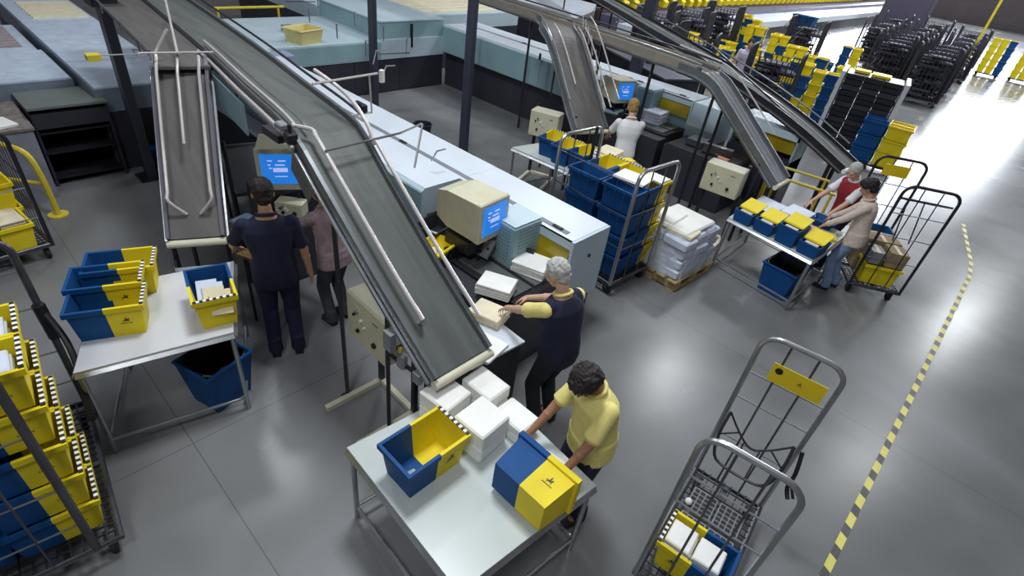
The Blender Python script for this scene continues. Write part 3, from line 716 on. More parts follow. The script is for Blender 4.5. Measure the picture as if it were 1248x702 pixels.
# small items on the cross machine
def bin_open(label, loc, rz, w, l, h, mt):
    t = thing('open_bin', label, 'bin', loc, rz); m = MB(); a = .02
    lv = [(w/2-.05, l/2-.05, 0), (w/2, l/2, h), (w/2-.015, l/2-.015, h), (w/2-.06, l/2-.06, .015)]
    vs = []
    for x, y, z in lv: vs += [(-x, -y, z), (x, -y, z), (x, y, z), (-x, y, z)]
    fs = [(3, 2, 1, 0), (12, 13, 14, 15)]+[(k*4+j, k*4+(j+1) % 4, k*4+4+(j+1) % 4, k*4+4+j) for k in range(3) for j in range(4)]
    m.add(vs, fs); m.build('bin_body', mt, t)
    m = MB(); m.tube([(-w/2, -l/2, h), (w/2, -l/2, h), (w/2, l/2, h), (-w/2, l/2, h)], .014, 6, closed=True); m.build('bin_rim', mt, t); return t
bin_open('cream open bin left on top of the low cross machine', (-11.1, 5.75, 1.13), .3, .5, .62, .26, mat('cream_plastic', srgb(212, 198, 130), .5))
m = MB(); m.box((0, 0, .09), (.35, .42, .18), bev=.02); o = m.build('junction_box', mat('blue_grey_box', srgb(140, 150, 178), .5)); o.location = (-9.75, 4.55, 1.13); tag(o, 'blue-grey box on the pale machine just right of the overhead conveyor', 'box')
m = MB(); m.box((0, 0, .06), (.3, .22, .12), bev=.01); o = m.build('grey_device', M_grey); o.location = (-12.0, 5.9, 1.13); tag(o, 'small grey device on the cross machine behind the cream bin', 'device')
def handrail(label, pts, posts, r=.022, loc=None):
    o = V(pts[0]); o.z = 0; t = thing('yellow_handrail', label, 'handrail', o)
    m = MB(); m.tube(smooth_path(pts, 4) if len(pts) > 2 else pts, r, 8); m.build('rail_tube', M_railY, t, world=True, smooth=True)
    for p in posts:
        m = MB(); m.tube([p, (p[0], p[1], 0)], r*.9, 8); m.cyl((p[0], p[1], 0), (p[0], p[1], .012), r*3, 14); m.build('rail_post', M_railY, t, world=True, smooth=True)
    return t
handrail('yellow guard rail at the top edge behind the pale machines', [(-13.62, 5.0, 1.3), (-13.66, 6.64, 1.3)], [(-13.62, 5.1, 1.3), (-13.66, 6.5, 1.3)], .03)
# black bin in bay
def round_bin(label, loc, r, h, mt):
    t = thing('waste_bin', label, 'bin', loc)
    m = MB(); n = 24
    P = [(r*.78, 0), (r, h), (r*.93, h), (r*.72, .02)]; vs = []
    for a, z in P: vs += [(a*math.cos(2*PI*j/n), a*math.sin(2*PI*j/n), z) for j in range(n)]
    m.add(vs, [tuple(range(n-1, -1, -1)), tuple(range(3*n, 4*n))]+[(k*n+j, k*n+(j+1) % n, k*n+n+(j+1) % n, k*n+n+j) for k in range(3) for j in range(n)]); m.build('bin_body', mt, t, smooth=True)
    m = MB(); m.tube([(r*math.cos(2*PI*j/n), r*math.sin(2*PI*j/n), h) for j in range(n)], .014, 6, closed=True); m.build('bin_rim', M_black, t); return t
round_bin('small black round bin standing on the bare floor behind the white machine', (-7.95, 6.35, 0), .17, .34, mat('navy_bin', srgb(34, 36, 62), .45))

# ================================================================ conveyors
def zoff(P, dz): return V((P[0], P[1], P[2]+dz))
t, S, hw = conveyor('belt_conveyor', 'long grey belt conveyor descending from the overhead deck to the near table', [(-1.98, 1.995, 1.2), (-2.6, 1.995, 1.6), (-3.25, 2.0, 2.06), (-3.6, 2.02, 2.28), (-3.9, 2.06, 2.34), (-4.8, 2.17, 2.35), (-6.1, 2.35, 2.35), (-8.4, 2.6, 2.35), (-11, 2.85, 2.35)], .27, dict(seams=(16, 31)))
t['hw'] = .27; C1 = t
rail_along(t, S, 3, 16, -.15, .10, name='guard_rail', r=.016, flare0=zoff(S[3]-V((.02, .12, 0)), -.02), flare1=S[18]+V((0, -.26, .08)), posts=(4, 12, 15))
rail_along(t, S, 2, 13, .27, .11, name='guard_rail', r=.016, posts=(4, 10))
m = MB(); m.tube(smooth_path([S[13]+V((0, .26, .12)), (-3.42, 2.27, 2.28), (-3.55, 2.28, 2.42), (-3.75, 2.29, 2.52), (-3.95, 2.28, 2.58), (-4.29, 2.29, 2.61)], 4), .016, 8); m.build('guard_rail_upper_bend', M_tube, t, world=True, smooth=True)
rail_along(t, S, 17, 30, -.24, .09, name='side_guide', r=.012, mtl=M_tube, posts=(19, 24, 28))
rail_along(t, S, 17, 30, -.16, .07, name='side_guide', r=.009, mtl=M_chrome)
rail_along(t, S, 15, 30, -.31, .0, name='side_guide', r=.015, mtl=M_tube)
rail_along(t, S, 17, 38, .29, .10, name='side_guide', r=.012, mtl=M_dark, posts=(19, 23, 27, 31))
m = MB(); m.tube([S[12]+V((0, -.16, .14)), S[12]+V((0, .5, .16)), S[12]+V((-.05, .75, .18))], .009, 6); m.tube([S[12]+V((0, .72, .2)), S[12]+V((.12, .55, -.1))], .009, 6); m.build('cross_bar', M_chrome, t, world=True)
m = MB(); m.tube([(-3.99, 2.10, 2.6), (-4.0, 2.70, 2.62)], .010, 6); m.tube([(-4.0, 2.62, 2.62), (-3.98, 2.62, 2.30)], .008, 6); m.tube([(-3.98, 2.62, 2.31), (-3.98, 2.33, 2.31)], .008, 6); m.build('sensor_bracket', M_tube, t, world=True)
m = MB(); m.box((-3.98, 2.73, 2.60), (.03, .04, .10), rz=.3); m.build('photo_sensor', M_paper, t, world=True)
m = MB(); m.b2(-3.72, -3.64, 1.69, 1.77, 2.30, 2.38, bev=.01); m.cyl((-3.68, 1.73, 2.38), (-3.68, 1.73, 2.44), .015); m.box((-3.9, 1.7, 2.3), (.25, .05, .06)); m.build('drive_motor', M_dark, t, world=True)
m = MB(); m.box((-3.78, 1.72, 2.40), (.10, .07, .05), bev=.01); m.build('sensor_box', M_grey, t, world=True)
m = MB(); m.box((-3.85, 2.43, 2.42), (.14, .05, .07), bev=.01); m.build('photo_eye', M_dark, t, world=True)
# cam plates along the bend underside
m = MB(); m.sweep(S[11:17], [(-.275, -.28), (-.275, -.05), (-.285, -.05), (-.285, -.28)]); m.build('bend_cover', M_frame, t, world=True)
# pale blue side sheet below the upper run
m = MB(); m.sweep([(-4.75, 2.15, 2.3), (-5.3, 2.22, 2.3), (-6.2, 2.33, 2.3)], [(-.28, -.34), (-.28, -.06), (-.295, -.06), (-.295, -.34)]); m.build('side_sheet', M_cyan2, t, world=True)
# merging deck
m = MB(); m.prism([(-5.75, 1.50), (-5.62, 1.95), (-5.95, 2.1), (-9.9, 2.5), (-10.2, 1.98), (-8.3, 1.82), (-7.0, 1.7), (-6.2, 1.62)], 2.31, 2.335); m.build('merging_deck', M_belt2, t, world=True)
m = MB(); m.tube([(-5.95, 1.56, 2.42), (-7.0, 1.66, 2.42), (-8.6, 1.8, 2.42), (-10.2, 1.94, 2.42)], .012, 6)
for x, y in ((-6.4, 1.6), (-7.2, 1.68), (-8.2, 1.77), (-9.2, 1.86)): m.tube([(x, y, 2.42), (x, y, 2.3)], .01, 6)
m.build('deck_edge_rail', M_frame, t, world=True)
for p0, p1 in (((-2.62, 1.8, 1.5), (-2.62, 1.8, 0)), ((-3.2, 1.75, 2.0), (-3.2, 1.75, 0)), ((-3.75, 2.36, 2.2), (-3.75, 2.36, 0)), ((-5.2, 2.46, 2.3), (-5.2, 2.46, 0)), ((-2.62, 2.2, 1.5), (-2.62, 2.2, 0)), ((-7.2, 2.75, 2.3), (-7.2, 2.75, 1.3)), ((-7.2, 1.9, 2.3), (-7.2, 1.9, 0))):
    prop(t, p0, p1, .03, foot=True)
m = MB(); m.tube([(-2.62, 1.8, .95), (-2.62, 2.2, .95)], .02, 4); m.tube([(-2.62, 1.8, .95), (-1.9, 1.8, 1.05)], .02, 4); m.build('leg_brace', M_dark, t, world=True)
m = MB(); m.box((-2.12, 1.70, 1.13), (.07, .04, .09)); m.build('belt_tensioner', M_grey, t, world=True); m = MB(); m.box((-2.42, 1.68, 1.28), (.09, .05, .16)); m.build('belt_tensioner', M_grey, t, world=True)

# left branch conveyor
t, S, hw = conveyor('belt_conveyor', 'steep grey belt conveyor at left, dropping towards the table of three crates', [(-4.80, 1.255, 1.1), (-5.0, 1.35, 1.33), (-5.3, 1.50, 1.72), (-5.62, 1.66, 2.12), (-5.76, 1.73, 2.28), (-5.95, 1.80, 2.335)], .235, dict(belt=M_belt2, seams=(16, 21), frame=mat('violet_grey_frame', srgb(84, 82, 92), .45, .2)))
t['hw'] = .24
rail_along(t, S, 5, 22, -.17, .12, r=.014, flare0=zoff(S[4]-V((0, .06, 0)), 0.0), flare1=(-5.85, 1.72, 2.62), posts=(6, 14, 20))
rail_along(t, S, 10, 22, .0, .14, r=.013, flare1=(-7.3, 2.2, 2.6), posts=())
rail_along(t, S, 5, 21, .17, .12, r=.014, flare0=zoff(S[4]+V((.05, .04, 0)), 0), posts=(6, 14, 20))
m = MB(); m.tube([(-5.75, 1.42, 2.46), (-5.62, 2.0, 2.46)], .009, 6); m.tube([(-5.72, 1.42, 2.46), (-6.0, 1.1, 2.4)], .006, 6); m.build('cross_bar', M_tube, t, world=True)
m = MB(); m.box((-5.95, 1.12, 2.4), (.1, .1, .05)); m.build('photo_sensor', M_railY, t, world=True)
for p in ((-5.0, 1.1), (-4.85, 1.52), (-5.55, 1.4), (-5.4, 1.85)): prop(t, (p[0], p[1], 1.05 if p[0] > -5.2 else 1.7), (p[0], p[1], 0), .03)
m = MB(); m.tube([(-4.82, 1.02, .82), (-4.62, 1.46, .82)], .025, 4); m.tube([(-4.82, 1.02, .82), (-5.1, 1.1, .82)], .02, 4); m.build('cross_member', M_frame, t, world=True)

# rear branch conveyors and their feed line
t, S, hw = conveyor('belt_conveyor', 'brownish belt conveyor dropping to the white-shirted worker station', [(-4.75, 7.22, 1.15), (-5.2, 7.42, 1.52), (-5.75, 7.68, 1.98), (-6.1, 7.86, 2.2), (-6.45, 8.1, 2.27), (-6.75, 8.45, 2.28), (-7.1, 8.7, 2.28)], .30, dict(belt=M_belt2))
t['hw'] = .3
rail_along(t, S, 6, 18, -.12, .10, r=.013, posts=(7, 12, 17)); rail_along(t, S, 4, 20, -.30, .10, r=.012, mtl=M_chrome)
rail_along(t, S, 3, 18, .32, .08, r=.013, posts=(4, 9, 14)); rail_along(t, S, 3, 18, .36, -.02, r=.012, posts=())
for k_, up_ in ((.42, .10), (.46, .30)):
    rail_along(t, S, 3, 17, k_, up_, r=.012)
m = MB(); Q = [S[i]+V((0, .52 if i % 2 else .48, .08 if i % 2 else .30)) for i in range(4, 17)]; m.tube(Q, .009, 5); m.build('lattice_guard', M_tube, t, world=True)
for p in ((-5.0, 7.1, 1.3), (-5.9, 7.5, 2.0), (-5.6, 7.95, 1.8)): prop(t, p, (p[0], p[1], 0), .03)
t, S, hw = conveyor('belt_conveyor', 'long overhead conveyor line with beige side plates above the rear machine', [(-3.6, 8.33, 2.22), (-4.2, 8.42, 2.24), (-5.5, 8.6, 2.25), (-6.9, 8.75, 2.26), (-8.8, 8.95, 2.26), (-11.5, 9.2, 2.26), (-14, 9.4, 2.26)], .24, dict(smooth=False, frame=mat('beige_side_plate', srgb(140, 132, 120), .5), lip=.07))
t['hw'] = .24; 
rail_along(t, S, 0, 5, -.26, .12, r=.012, mtl=M_chrome, posts=(1, 2, 3)); rail_along(t, S, 0, 5, .26, .12, r=.014, mtl=M_dark, posts=(1, 2, 3))
for p in ((-4.6, 8.4, 2.2), (-6.0, 8.9, 2.2), (-7.6, 8.7, 2.2), (-7.6, 9.1, 1.5), (-9.5, 8.9, 2.2)): prop(t, p, (p[0], p[1], 0 if p[0] > -7 and p[1] < 9 else 1.38 if p[1] > 9 else 0), .045)
t, S, hw = conveyor('belt_conveyor', 'steep grey conveyor dropping to the table of open blue crates', [(-1.98, 8.27, 1.1), (-2.5, 8.28, 1.5), (-3.1, 8.3, 1.95), (-3.4, 8.31, 2.15), (-3.7, 8.33, 2.22), (-4.0, 8.37, 2.23)], .24, dict(belt=mat('blue_grey_belt', srgb(112, 114, 124), .55)))
t['hw'] = .24
rail_along(t, S, 2, 18, .0, .05, r=.012, mtl=M_chrome); rail_along(t, S, 3, 20, -.26, .10, r=.012, mtl=M_chrome, posts=(4, 10, 16)); rail_along(t, S, 5, 20, .28, .14, r=.013, posts=(6, 12, 18), flare1=(-4.4, 8.75, 2.4))
for p in ((-2.3, 8.05, 1.3), (-3.3, 8.05, 2.0), (-2.3, 8.5, 1.3), (-3.3, 8.56, 2.0)): prop(t, p, (p[0], p[1], 0), .035)
t, S, hw = conveyor('belt_conveyor', 'far dark conveyor sloping down behind the feeder hood to the red-vested worker', [(-1.5, 9.95, 1.15), (-2.4, 10.05, 1.5), (-3.4, 10.2, 1.78), (-4.6, 10.55, 1.98), (-6.2, 11.2, 2.15), (-8.6, 12.7, 2.25), (-12, 15, 2.3), (-16, 17.5, 2.3)], .27, dict(belt=M_belt, frame=M_dark, roller=M_paper))
t['hw'] = .27
rail_along(t, S, 2, 30, -.28, .12, r=.013, mtl=M_chrome, posts=(4, 9, 14, 19, 24)); rail_along(t, S, 2, 30, .28, .14, r=.013, mtl=M_frame, posts=(4, 9, 14, 19, 24))
for p in ((-1.75, 9.75, 1.2), (-1.75, 10.2, 1.2), (-4.7, 10.85, 1.9), (-8.6, 12.9, 2.2), (-12, 15.2, 2.2), (-8.6, 12.4, 2.2)): prop(t, p, (p[0], p[1], 0), .045)
# sloped grey guide rods running over the hood
m = MB(); m.tube([(-4.2, 9.6, 2.35), (-2.55, 10.05, 1.5)], .016, 6); o = m.build('guide_rod', M_cage); tag(o, 'thin grey rod slanting down onto the pale blue feeder hood', 'rod')

# control cabinets
control_box('cream control cabinet with buttons under the near conveyor', (-2.90, 1.93, .78), -.02, .56, .46, .26)
control_box('cream control cabinet left of the brownish conveyor', (-5.55, 7.05, .80), .35, .5, .42, .26)
control_box('cream control cabinet near the wrapped pallet', (-2.62, 7.75, .80), .12, .56, .42, .26)
m = MB(); m.box((0, 0, 0), (.09, .06, .16), bev=.02); m.cyl((0, -.02, .1), (0, -.02, .14), .018, mi=1); o = m.build('junction_box', [M_grey, M_railY]); o.location = (-2.42, 1.79, 1.02); tag(o, 'small grey junction box beside the near cream control cabinet', 'junction box')

# ================================================================ packing table in front
T1 = bench('packing_table', 'grey packing table in the foreground with white mail stacks', [(-2.14, 1.13), (-.93, 1.07), (-.82, 2.20), (-2.03, 2.30)], .82)
crate((-1.68, 1.42, .82), .0, 'open blue and yellow crate at the left of the foreground table')
crate((-1.07, 1.62, .975), (0, PI/2, 0), 'x')
b = bpy.data.objects['mail_crate.001']
# lying on its side, opening towards the woman: local z -> +y, long axis along x
b.rotation_euler = (Matrix(((0, 1, 0), (0, 0, 1), (1, 0, 0))).to_4x4()).to_euler(); b.location = (-1.06, 1.64, .82+CW/2+.008)
b['label'] = 'blue and yellow crate tipped on its side on the foreground table'
M_env = M_paper
def mail_block(label, c, d, rz, n=6, grp=None, mt=None, jit=.006, cat='mail', ry=0):
    # a bundle of flat envelopes: slabs with slight offsets
    t = MB(); rd = random.Random(hash(label) % 9973 if False else sum(map(ord, label)))
    for i in range(n):
        h = d[2]/n; t.box((rd.uniform(-jit, jit), rd.uniform(-jit, jit), h*(i+.5)), (d[0]-rd.uniform(0, jit), d[1]-rd.uniform(0, jit), h*.985), rz=rd.uniform(-.02, .02), bev=min(h*.3, .012))
    o = t.build('mail_bundle', mt or M_paper); o.location = c; o.rotation_euler = (0, ry, rz); tag(o, label, cat, grp); return o
g = 'white mail bundles on the foreground table'
mail_block('white mail bundle at the rear left of the foreground table, by the conveyor mouth', (-1.93, 1.80, .82), (.27, .26, .26), .1, 2, g)
mail_block('white mail bundle at the foreground table edge beside the dark feeder cabinet', (-1.83, 2.10, .82), (.30, .22, .24), .05, 2, g)
mail_block('white mail bundle nearest the open crate on the foreground table', (-1.60, 1.84, .82), (.27, .28, .27), .08, 2, g)
mail_block('low white mail bundle between the others and the yellow-shirted woman', (-1.52, 2.12, .82), (.28, .20, .16), .0, 2, g)
mail_block('flat white envelopes under the hands of the yellow-shirted woman', (-1.18, 2.06, .82), (.30, .16, .035), .1, 3)
m = MB(); m.add([(-.07, -.06, 0), (.06, -.05, 0), (.07, .07, 0), (-.05, .06, .0), (0, 0, .05)], [(0, 1, 4), (1, 2, 4), (2, 3, 4), (3, 0, 4), (3, 2, 1, 0)]); o = m.build('crumpled_paper', mat('pale_green_paper', srgb(176, 200, 206), .7)); o.location = (-1.66, 1.30, .834); tag(o, 'crumpled pale paper inside the open crate on the foreground table', 'paper')

# mail at the feeding station
mail_block('tall white mail pile under the amber window, behind the grey-haired worker', (-2.78, 3.68, .90), (.36, .30, .12), .3, 5)
mail_block('white mail pile held by the grey-haired worker', (-2.74, 3.12, .90), (.34, .26, .12), .45, 5)
mail_block('cream mail pile at the grey-haired worker\'s left hand', (-2.5, 2.80, .88), (.30, .24, .10), .3, 4, mt=M_paper2)
mail_block('loose white sheets at the mouth of the near conveyor', (-2.30, 2.48, .88), (.42, .3, .03), .2, 3)
# side shelf (white topped ledge) between the conveyor mouth and the worker
t = thing('side_ledge', 'white topped ledge with dark side at the near conveyor mouth', 'ledge', (-2.3, 2.55, 0))
m = MB(); m.prism([(-.42, -.32), (.18, -.30), (.22, .28), (-.42, .30)], .86, .88); m.build('ledge_top', M_white, t)
m = MB(); m.prism([(-.38, -.26), (.16, -.27), (.20, .26), (-.38, .28)], 0, .86); m.build('ledge_cabinet', M_base, t)
bin_open('dark open tray beside the big beige monitor', (-3.88, 3.32, .90), .25, .30, .42, .14, M_black)
bin_open('yellow tray of crumpled paper in front of the big beige monitor', (-3.55, 3.02, .90), .25, .28, .42, .12, M_yellow)
m = MB(); rd = random.Random(3)
for i in range(7): m.ball((rd.uniform(-.08, .08), rd.uniform(-.14, .05), rd.uniform(.03, .07)), (.045, .04, .03), nu=7, nv=5)
o = m.build('crumpled_paper', M_paper2); o.location = (-3.52, 2.98, .92); tag(o, 'crumpled cream paper in the yellow tray', 'paper')

# ================================================================ left table
T2 = bench('packing_table', 'pale packing table at left with three nested crates on it', [(-3.82, .03), (-3.60, 1.03), (-4.56, 1.45), (-4.78, .42)], .90, top=M_tableW, sides=(0, 1, 3))
d = math.atan2(.42, .17)-PI/2
g = 'three crates side by side on the left table'
crate((-4.17, .395, .90), d, 'front crate of the three on the left table, horse emblem showing', g)
crate((-4.42, .47, .93), d, 'middle crate of the three on the left table', g)
crate((-4.64, .62, .90), d, 'rear crate of the three on the left table, beside the conveyor', g)
crate((-3.93, 1.04, .90), math.atan2(-.14, .52)+PI/2+PI+.02-0, 'single crate full of letters at the right of the left table')
rd = random.Random(5)
for i in range(4):
    m = MB(); R = Matrix.Rotation(-.35, 3, 'Z') @ Matrix.Rotation(.55+.05*i, 3, 'Y'); m.box((0, 0, 0), (.20, .15, .02), R=R); o = m.build('letter_bundle', M_paperb if i < 2 else M_paper2); o.location = (-3.98+i*.075, 1.02+.02*(i % 2), 1.08+.008*i); tag(o, ['bluish letters leaning in the single crate on the left table, farthest in', 'bluish letters leaning in the single crate on the left table, second', 'cream letters leaning in the single crate on the left table, third', 'cream letters leaning in the single crate on the left table, nearest its yellow end'][i], 'letters', 'letters in the single crate')
def tub(label, loc, rz, w, l, h, mt=None, liner=True, rot3=None):
    t = bin_open(label, loc, rz, w, l, h, mt or M_blue); t.name = 'plastic_tub'
    if liner:
        m = MB(); n = 20; rd = random.Random(int(loc[1]*100)); vs = []
        for k, (s_, z) in enumerate(((.70, h*.45), (.86, h*.9), (.92, h*1.02), (.98, h*1.0))):
            for j in range(n):
                a = 2*PI*j/n; ca, sa = math.cos(a), math.sin(a); q = 1/((abs(ca)**9+abs(sa)**9)**(1/9)); vs.append((ca*q*w/2*s_*(1+rd.uniform(-.03, .03)), sa*q*l/2*s_*(1+rd.uniform(-.03, .03)), z+rd.uniform(-.02, .02)))
        m.add(vs, [tuple(range(n))]+[(k*n+j, k*n+(j+1) % n, k*n+n+(j+1) % n, k*n+n+j) for k in range(3) for j in range(n)]); m.build('bin_liner', mat('bin_bag_black', srgb(20, 20, 24), .35), t, smooth=True)
    return t
tub('blue tub with a black bag under the left table', (-3.92, .92, 0), .30, .40, .44, .46)
# station of the navy-shirted man
t = thing('sorting_stand', 'low wooden topped stand beside the navy-shirted man', 'stand', (-4.6, 1.72, 0))
m = MB(); m.box((0, 0, .86), (.34, .26, .03), rz=.4); m.build('stand_top', mat('ochre_board', srgb(130, 104, 56), .6), t)
for x, y in ((-.12, -.12), (.14, -.05), (.08, .12)): m = MB(); m.tube([(x, y, .85), (x, y, 0)], .015, 6); m.build('stand_leg', M_dark, t)
mail_block('small white label sheet on the stand beside the navy-shirted man', (-4.5, 1.69, .876), (.16, .08, .012), .6, 1)
mail_block('pale blue packet left of the navy-shirted man', (-4.95, 1.78, .93), (.28, .22, .12), .3, 3, mt=mat('pale_blue_packet', srgb(140, 160, 184), .5))
t = thing('folding_rack', 'dark sloping wire rack between the two near conveyors', 'rack', (-6.2, 2.35, 0))
m = MB(); P = [(-6.95, 2.30, 1.0), (-6.85, 2.75, 1.0), (-5.75, 2.45, .88), (-5.85, 2.02, .88)]; m.tube(P, .02, 6, closed=True); m.build('rack_frame', M_frame, t, world=True)
m = MB(); m.add([V(p)-V((0, 0, .01)) for p in P]+[V(p)-V((0, 0, .02)) for p in P], [(0, 1, 2, 3), (7, 6, 5, 4), (0, 4, 5, 1), (1, 5, 6, 2), (2, 6, 7, 3), (3, 7, 4, 0)]); m.build('rack_sheet', mat('dull_metal_sheet', srgb(74, 76, 80), .4, .4), t, world=True)
for p in P: m = MB(); m.tube([p, (p[0], p[1], 0)], .018, 6); m.build('rack_leg', M_dark, t, world=True)
crt('beige monitor with blue screen under the overhead conveyor, left of the big one', (-5.47, 2.45, 1.15), 1.05, 1.3)
control_box('grey key box with white knobs below the left monitor', (-5.20, 2.36, .85), .7, .3, .16, .16, stand=False)
m = MB(); m.b2(-.25, .25, -.25, .25, 0, 1.0); m.b2(.12, .5, -.12, .12, 0, .82); o = m.build('equipment_pedestal', M_base); o.location = (-5.62, 2.42, 0); tag(o, 'charcoal pedestal carrying the left monitor under the conveyor', 'pedestal')
m = MB(); m.b2(-4.6, 0, 0, .55, 0, .85); m.b2(-4.6, 0, .0, .06, .85, 1.1); o = m.build('low_cabinet', M_base); o.location = (-4.4, 3.35-.95, 0) ; tag(o, 'charcoal cabinet row in the shade under the long conveyor', 'cabinet'); o.location = (-6.4, 2.75, 0)

# ================================================================ left background machines
def block(name, label, x0, x1, y0, y1, z, mats, lids=()):
    t = thing(name, label, 'machine', ((x0+x1)/2, (y0+y1)/2, 0)); X, Y = (x1-x0)/2, (y1-y0)/2
    m = MB(); m.b2(-X, X, -Y, Y, 0, z*.72); m.build('base_cabinet', M_base, t)
    m = MB(); m.b2(-X-.02, X+.02, -Y-.02, Y+.02, z*.72, z-.02); m.build('cover', mats[1], t)
    m = MB(); n = max(1, int(2*X/1.3))
    for i in range(n): m.b2(-X+2*X*i/n+.01, -X+2*X*(i+1)/n-.01, -Y, Y, z-.02, z)
    m.build('lid_panel', mats[0], t)
    for (a, b, c, d2, mm) in lids: m = MB(); [m.b2(a+(b-a)*i/8+.02, a+(b-a)*(i+.6)/8, c, d2, z, z+.03) for i in range(8)]; m.build('key_row', mm, t)
    return t
Mb1 = mat('sky_blue_lid', srgb(192, 206, 224), .35, var=.08); Mb2 = mat('slate_blue_side', srgb(116, 128, 142), .4, var=.08)
block('sorting_machine', 'pale blue machine row at the upper left, directly left of the thick column', -16, -9.15, 1.62, 2.75, 1.2, (Mb1, Mb2), [(-2.4, -.9, -.35, .5, M_paper2)])
block('sorting_machine', 'blue-lidded machine at the far left edge behind the grey cabinet rack', -11.55, -9.92, .15, 1.52, 1.15, (Mb1, Mb2))
block('sorting_machine', 'low blue machine with key row at the far left edge', -13.6, -11.6, -.2, 1.5, 1.1, (Mb1, Mb2), [(-.8, .7, -.6, .7, mat('pinkish_keys', srgb(160, 146, 150), .6))])
t = thing('open_cabinet', 'grey topped open cabinet with black interior shelves left of the thick column', 'cabinet', (-9.4, 1.25, 0))
m = MB(); m.extr([(-.48, 1.0), (.48, 1.06), (.48, 1.09), (-.48, 1.03)][::1], 'y', -.44, .44); m.build('cabinet_top', M_green, t)
m = MB(); m.b2(-.46, -.43, -.42, .42, 0, 1.0); m.b2(-.46, .42, -.43, -.40, 0, 1.0); m.b2(-.46, .42, .40, .43, 0, 1.02); m.b2(.38, .44, -.42, .42, .80, 1.0); m.build('cabinet_shell', M_base, t)
for z in (.1, .45, .72): m = MB(); m.b2(-.44, .42, -.41, .41, z, z+.02); m.build('shelf', M_dark, t)
t = thing('desk_unit', 'light grey desk unit at the left edge behind the yellow rail', 'cabinet', (-9.0, .35, 0))
m = MB(); m.b2(-.75, .35, -.5, .42, 0, .92); m.build('desk_body', mat('lilac_grey', srgb(128, 130, 146), .5), t)
m = MB(); m.b2(-.77, .37, -.52, .44, .92, .95); m.build('desk_top', mat('worn_top', srgb(120, 112, 108), .6, var=.3, scale=14), t)
mail_block('scattered white papers on the light grey desk unit', (-8.9, .5, .95), (.35, .25, .03), .3, 3)
handrail('yellow guard rail standing on the floor at the left edge', [(-8.62, .20, .62), (-8.58, .26, .86), (-8.45, .42, .86), (-8.22, .58, .80), (-8.15, .63, .5), (-8.13, .64, 0)], [], .035)
m = MB(); m.cyl((0, 0, 0), (0, 0, .015), .11, 20); o = m.build('rail_foot', M_railY); o.location = (-8.13, .64, 0); o.parent = None
o.parent = bpy.data.objects['yellow_handrail.001']; o.location = V((-8.13, .64, 0))-bpy.data.objects['yellow_handrail.001'].location
m = MB(); m.tube([(-8.6, .26, .42), (-8.16, .62, .42)], .025, 8); m.build('lower_rail', M_railY, bpy.data.objects['yellow_handrail.001'], world=True)
m = MB(); m.box((0, 0, .16), (.4, .3, .32), bev=.02); o = m.build('blue_box', M_blue); o.location = (-9.6, 2.1, 0); tag(o, 'dark blue box on the floor at the foot of the thick column', 'box'); o.location = (-9.15, 2.15, 0)

# ================================================================ near left loaded trolley
def place_rot(t, c): t.location = c
aL = -.115
t = trolley('roll_trolley', 'black tube trolley at the left edge loaded with stacked yellow crates', (-3.66, -.40, 0), aL, 1.42, .70, 1.75, tube=M_cage, rails=(.25, .55, .95, 1.25), nbar=1, r=.024, sides=0, hws=(.70, .44), heights=(1.75, 1.95))
m = MB(); m.tube([(-.70, .35, 1.2), (-.69, .36, .9)], .04, 8); m.tube(smooth_path([(-.7, .36, 1.15), (-.55, .42, .95), (-.35, .43, .8), (-.12, .40, .55), (-.3, .42, .4)], 4), .022, 8)
m.build('black_strap', M_black, t, smooth=True)
ML = Matrix.Translation((-3.66, -.40, 0)) @ Matrix.Rotation(aL, 4, 'Z')
g = 'crates stacked on the black tube trolley'
for k, x in enumerate((.46, .13)):
    for lv in range(5):
        p = ML @ V((x+.012*((lv*7) % 3-1), .085, .21+lv*.295)); p.z = .21+lv*.295
        crate(p, aL, '%s crate of the %s stack on the trolley at the left edge' % (ORD[4-lv], ('front', 'rear')[k]), g)
for k, x in enumerate((.46, .13)):
    p = ML @ V((x, .13, 0)); mail_block('white mail in the topmost crate of the %s stack at the left edge' % ('front', 'rear')[k], (p.x, p.y, .21+4*.295+.12), (.2, .28, .14), aL, 5, mt=M_paperb)
# grey trays lower, left part of trolley
for lv in range(3):
    p = ML @ V((.35, -.28, 0)); far_crate((p.x, p.y, .21+lv*.295), aL+PI/2, '%s blue crate behind the yellow stacks on the trolley at the left edge' % ORD[2-lv], 'blue crates on the black tube trolley', 'bb')
p = ML @ V((.35, -.28, 0)); mail_block('white parcel on the blue crates of the trolley at the left edge', (p.x, p.y, .21+3*.295), (.36, .2, .10), aL, 2, mt=M_paperb)

# upper-left trolley with yellow crates
t = trolley('roll_trolley', 'dark trolley with yellow crates at the left edge beside the yellow rail', (-7.55, -.02, 0), .12, 1.05, .72, 1.5, tube=M_dark, rails=(.4, .8), nbar=1, r=.02, sides=1)
g = 'yellow crates on the trolley beside the yellow rail'
for i, (x, y, lv, k) in enumerate(((.3, .15, 0, 'near right'), (.3, -.2, 0, 'near left'), (-.15, .15, 0, 'far right lower'), (-.15, .15, 1, 'far right upper'), (-.15, -.2, 0, 'far left lower'))):
    far_crate((-7.55+x, -.02+y, .21+lv*.295), PI/2+.12, '%s yellow crate on the trolley beside the yellow rail' % k, g, 'yy')
mail_block('cream paper bundle on the near right yellow crate beside the yellow rail', (-7.25, .13, .40), (.36, .24, .14), .15, 4, mt=M_paper2)

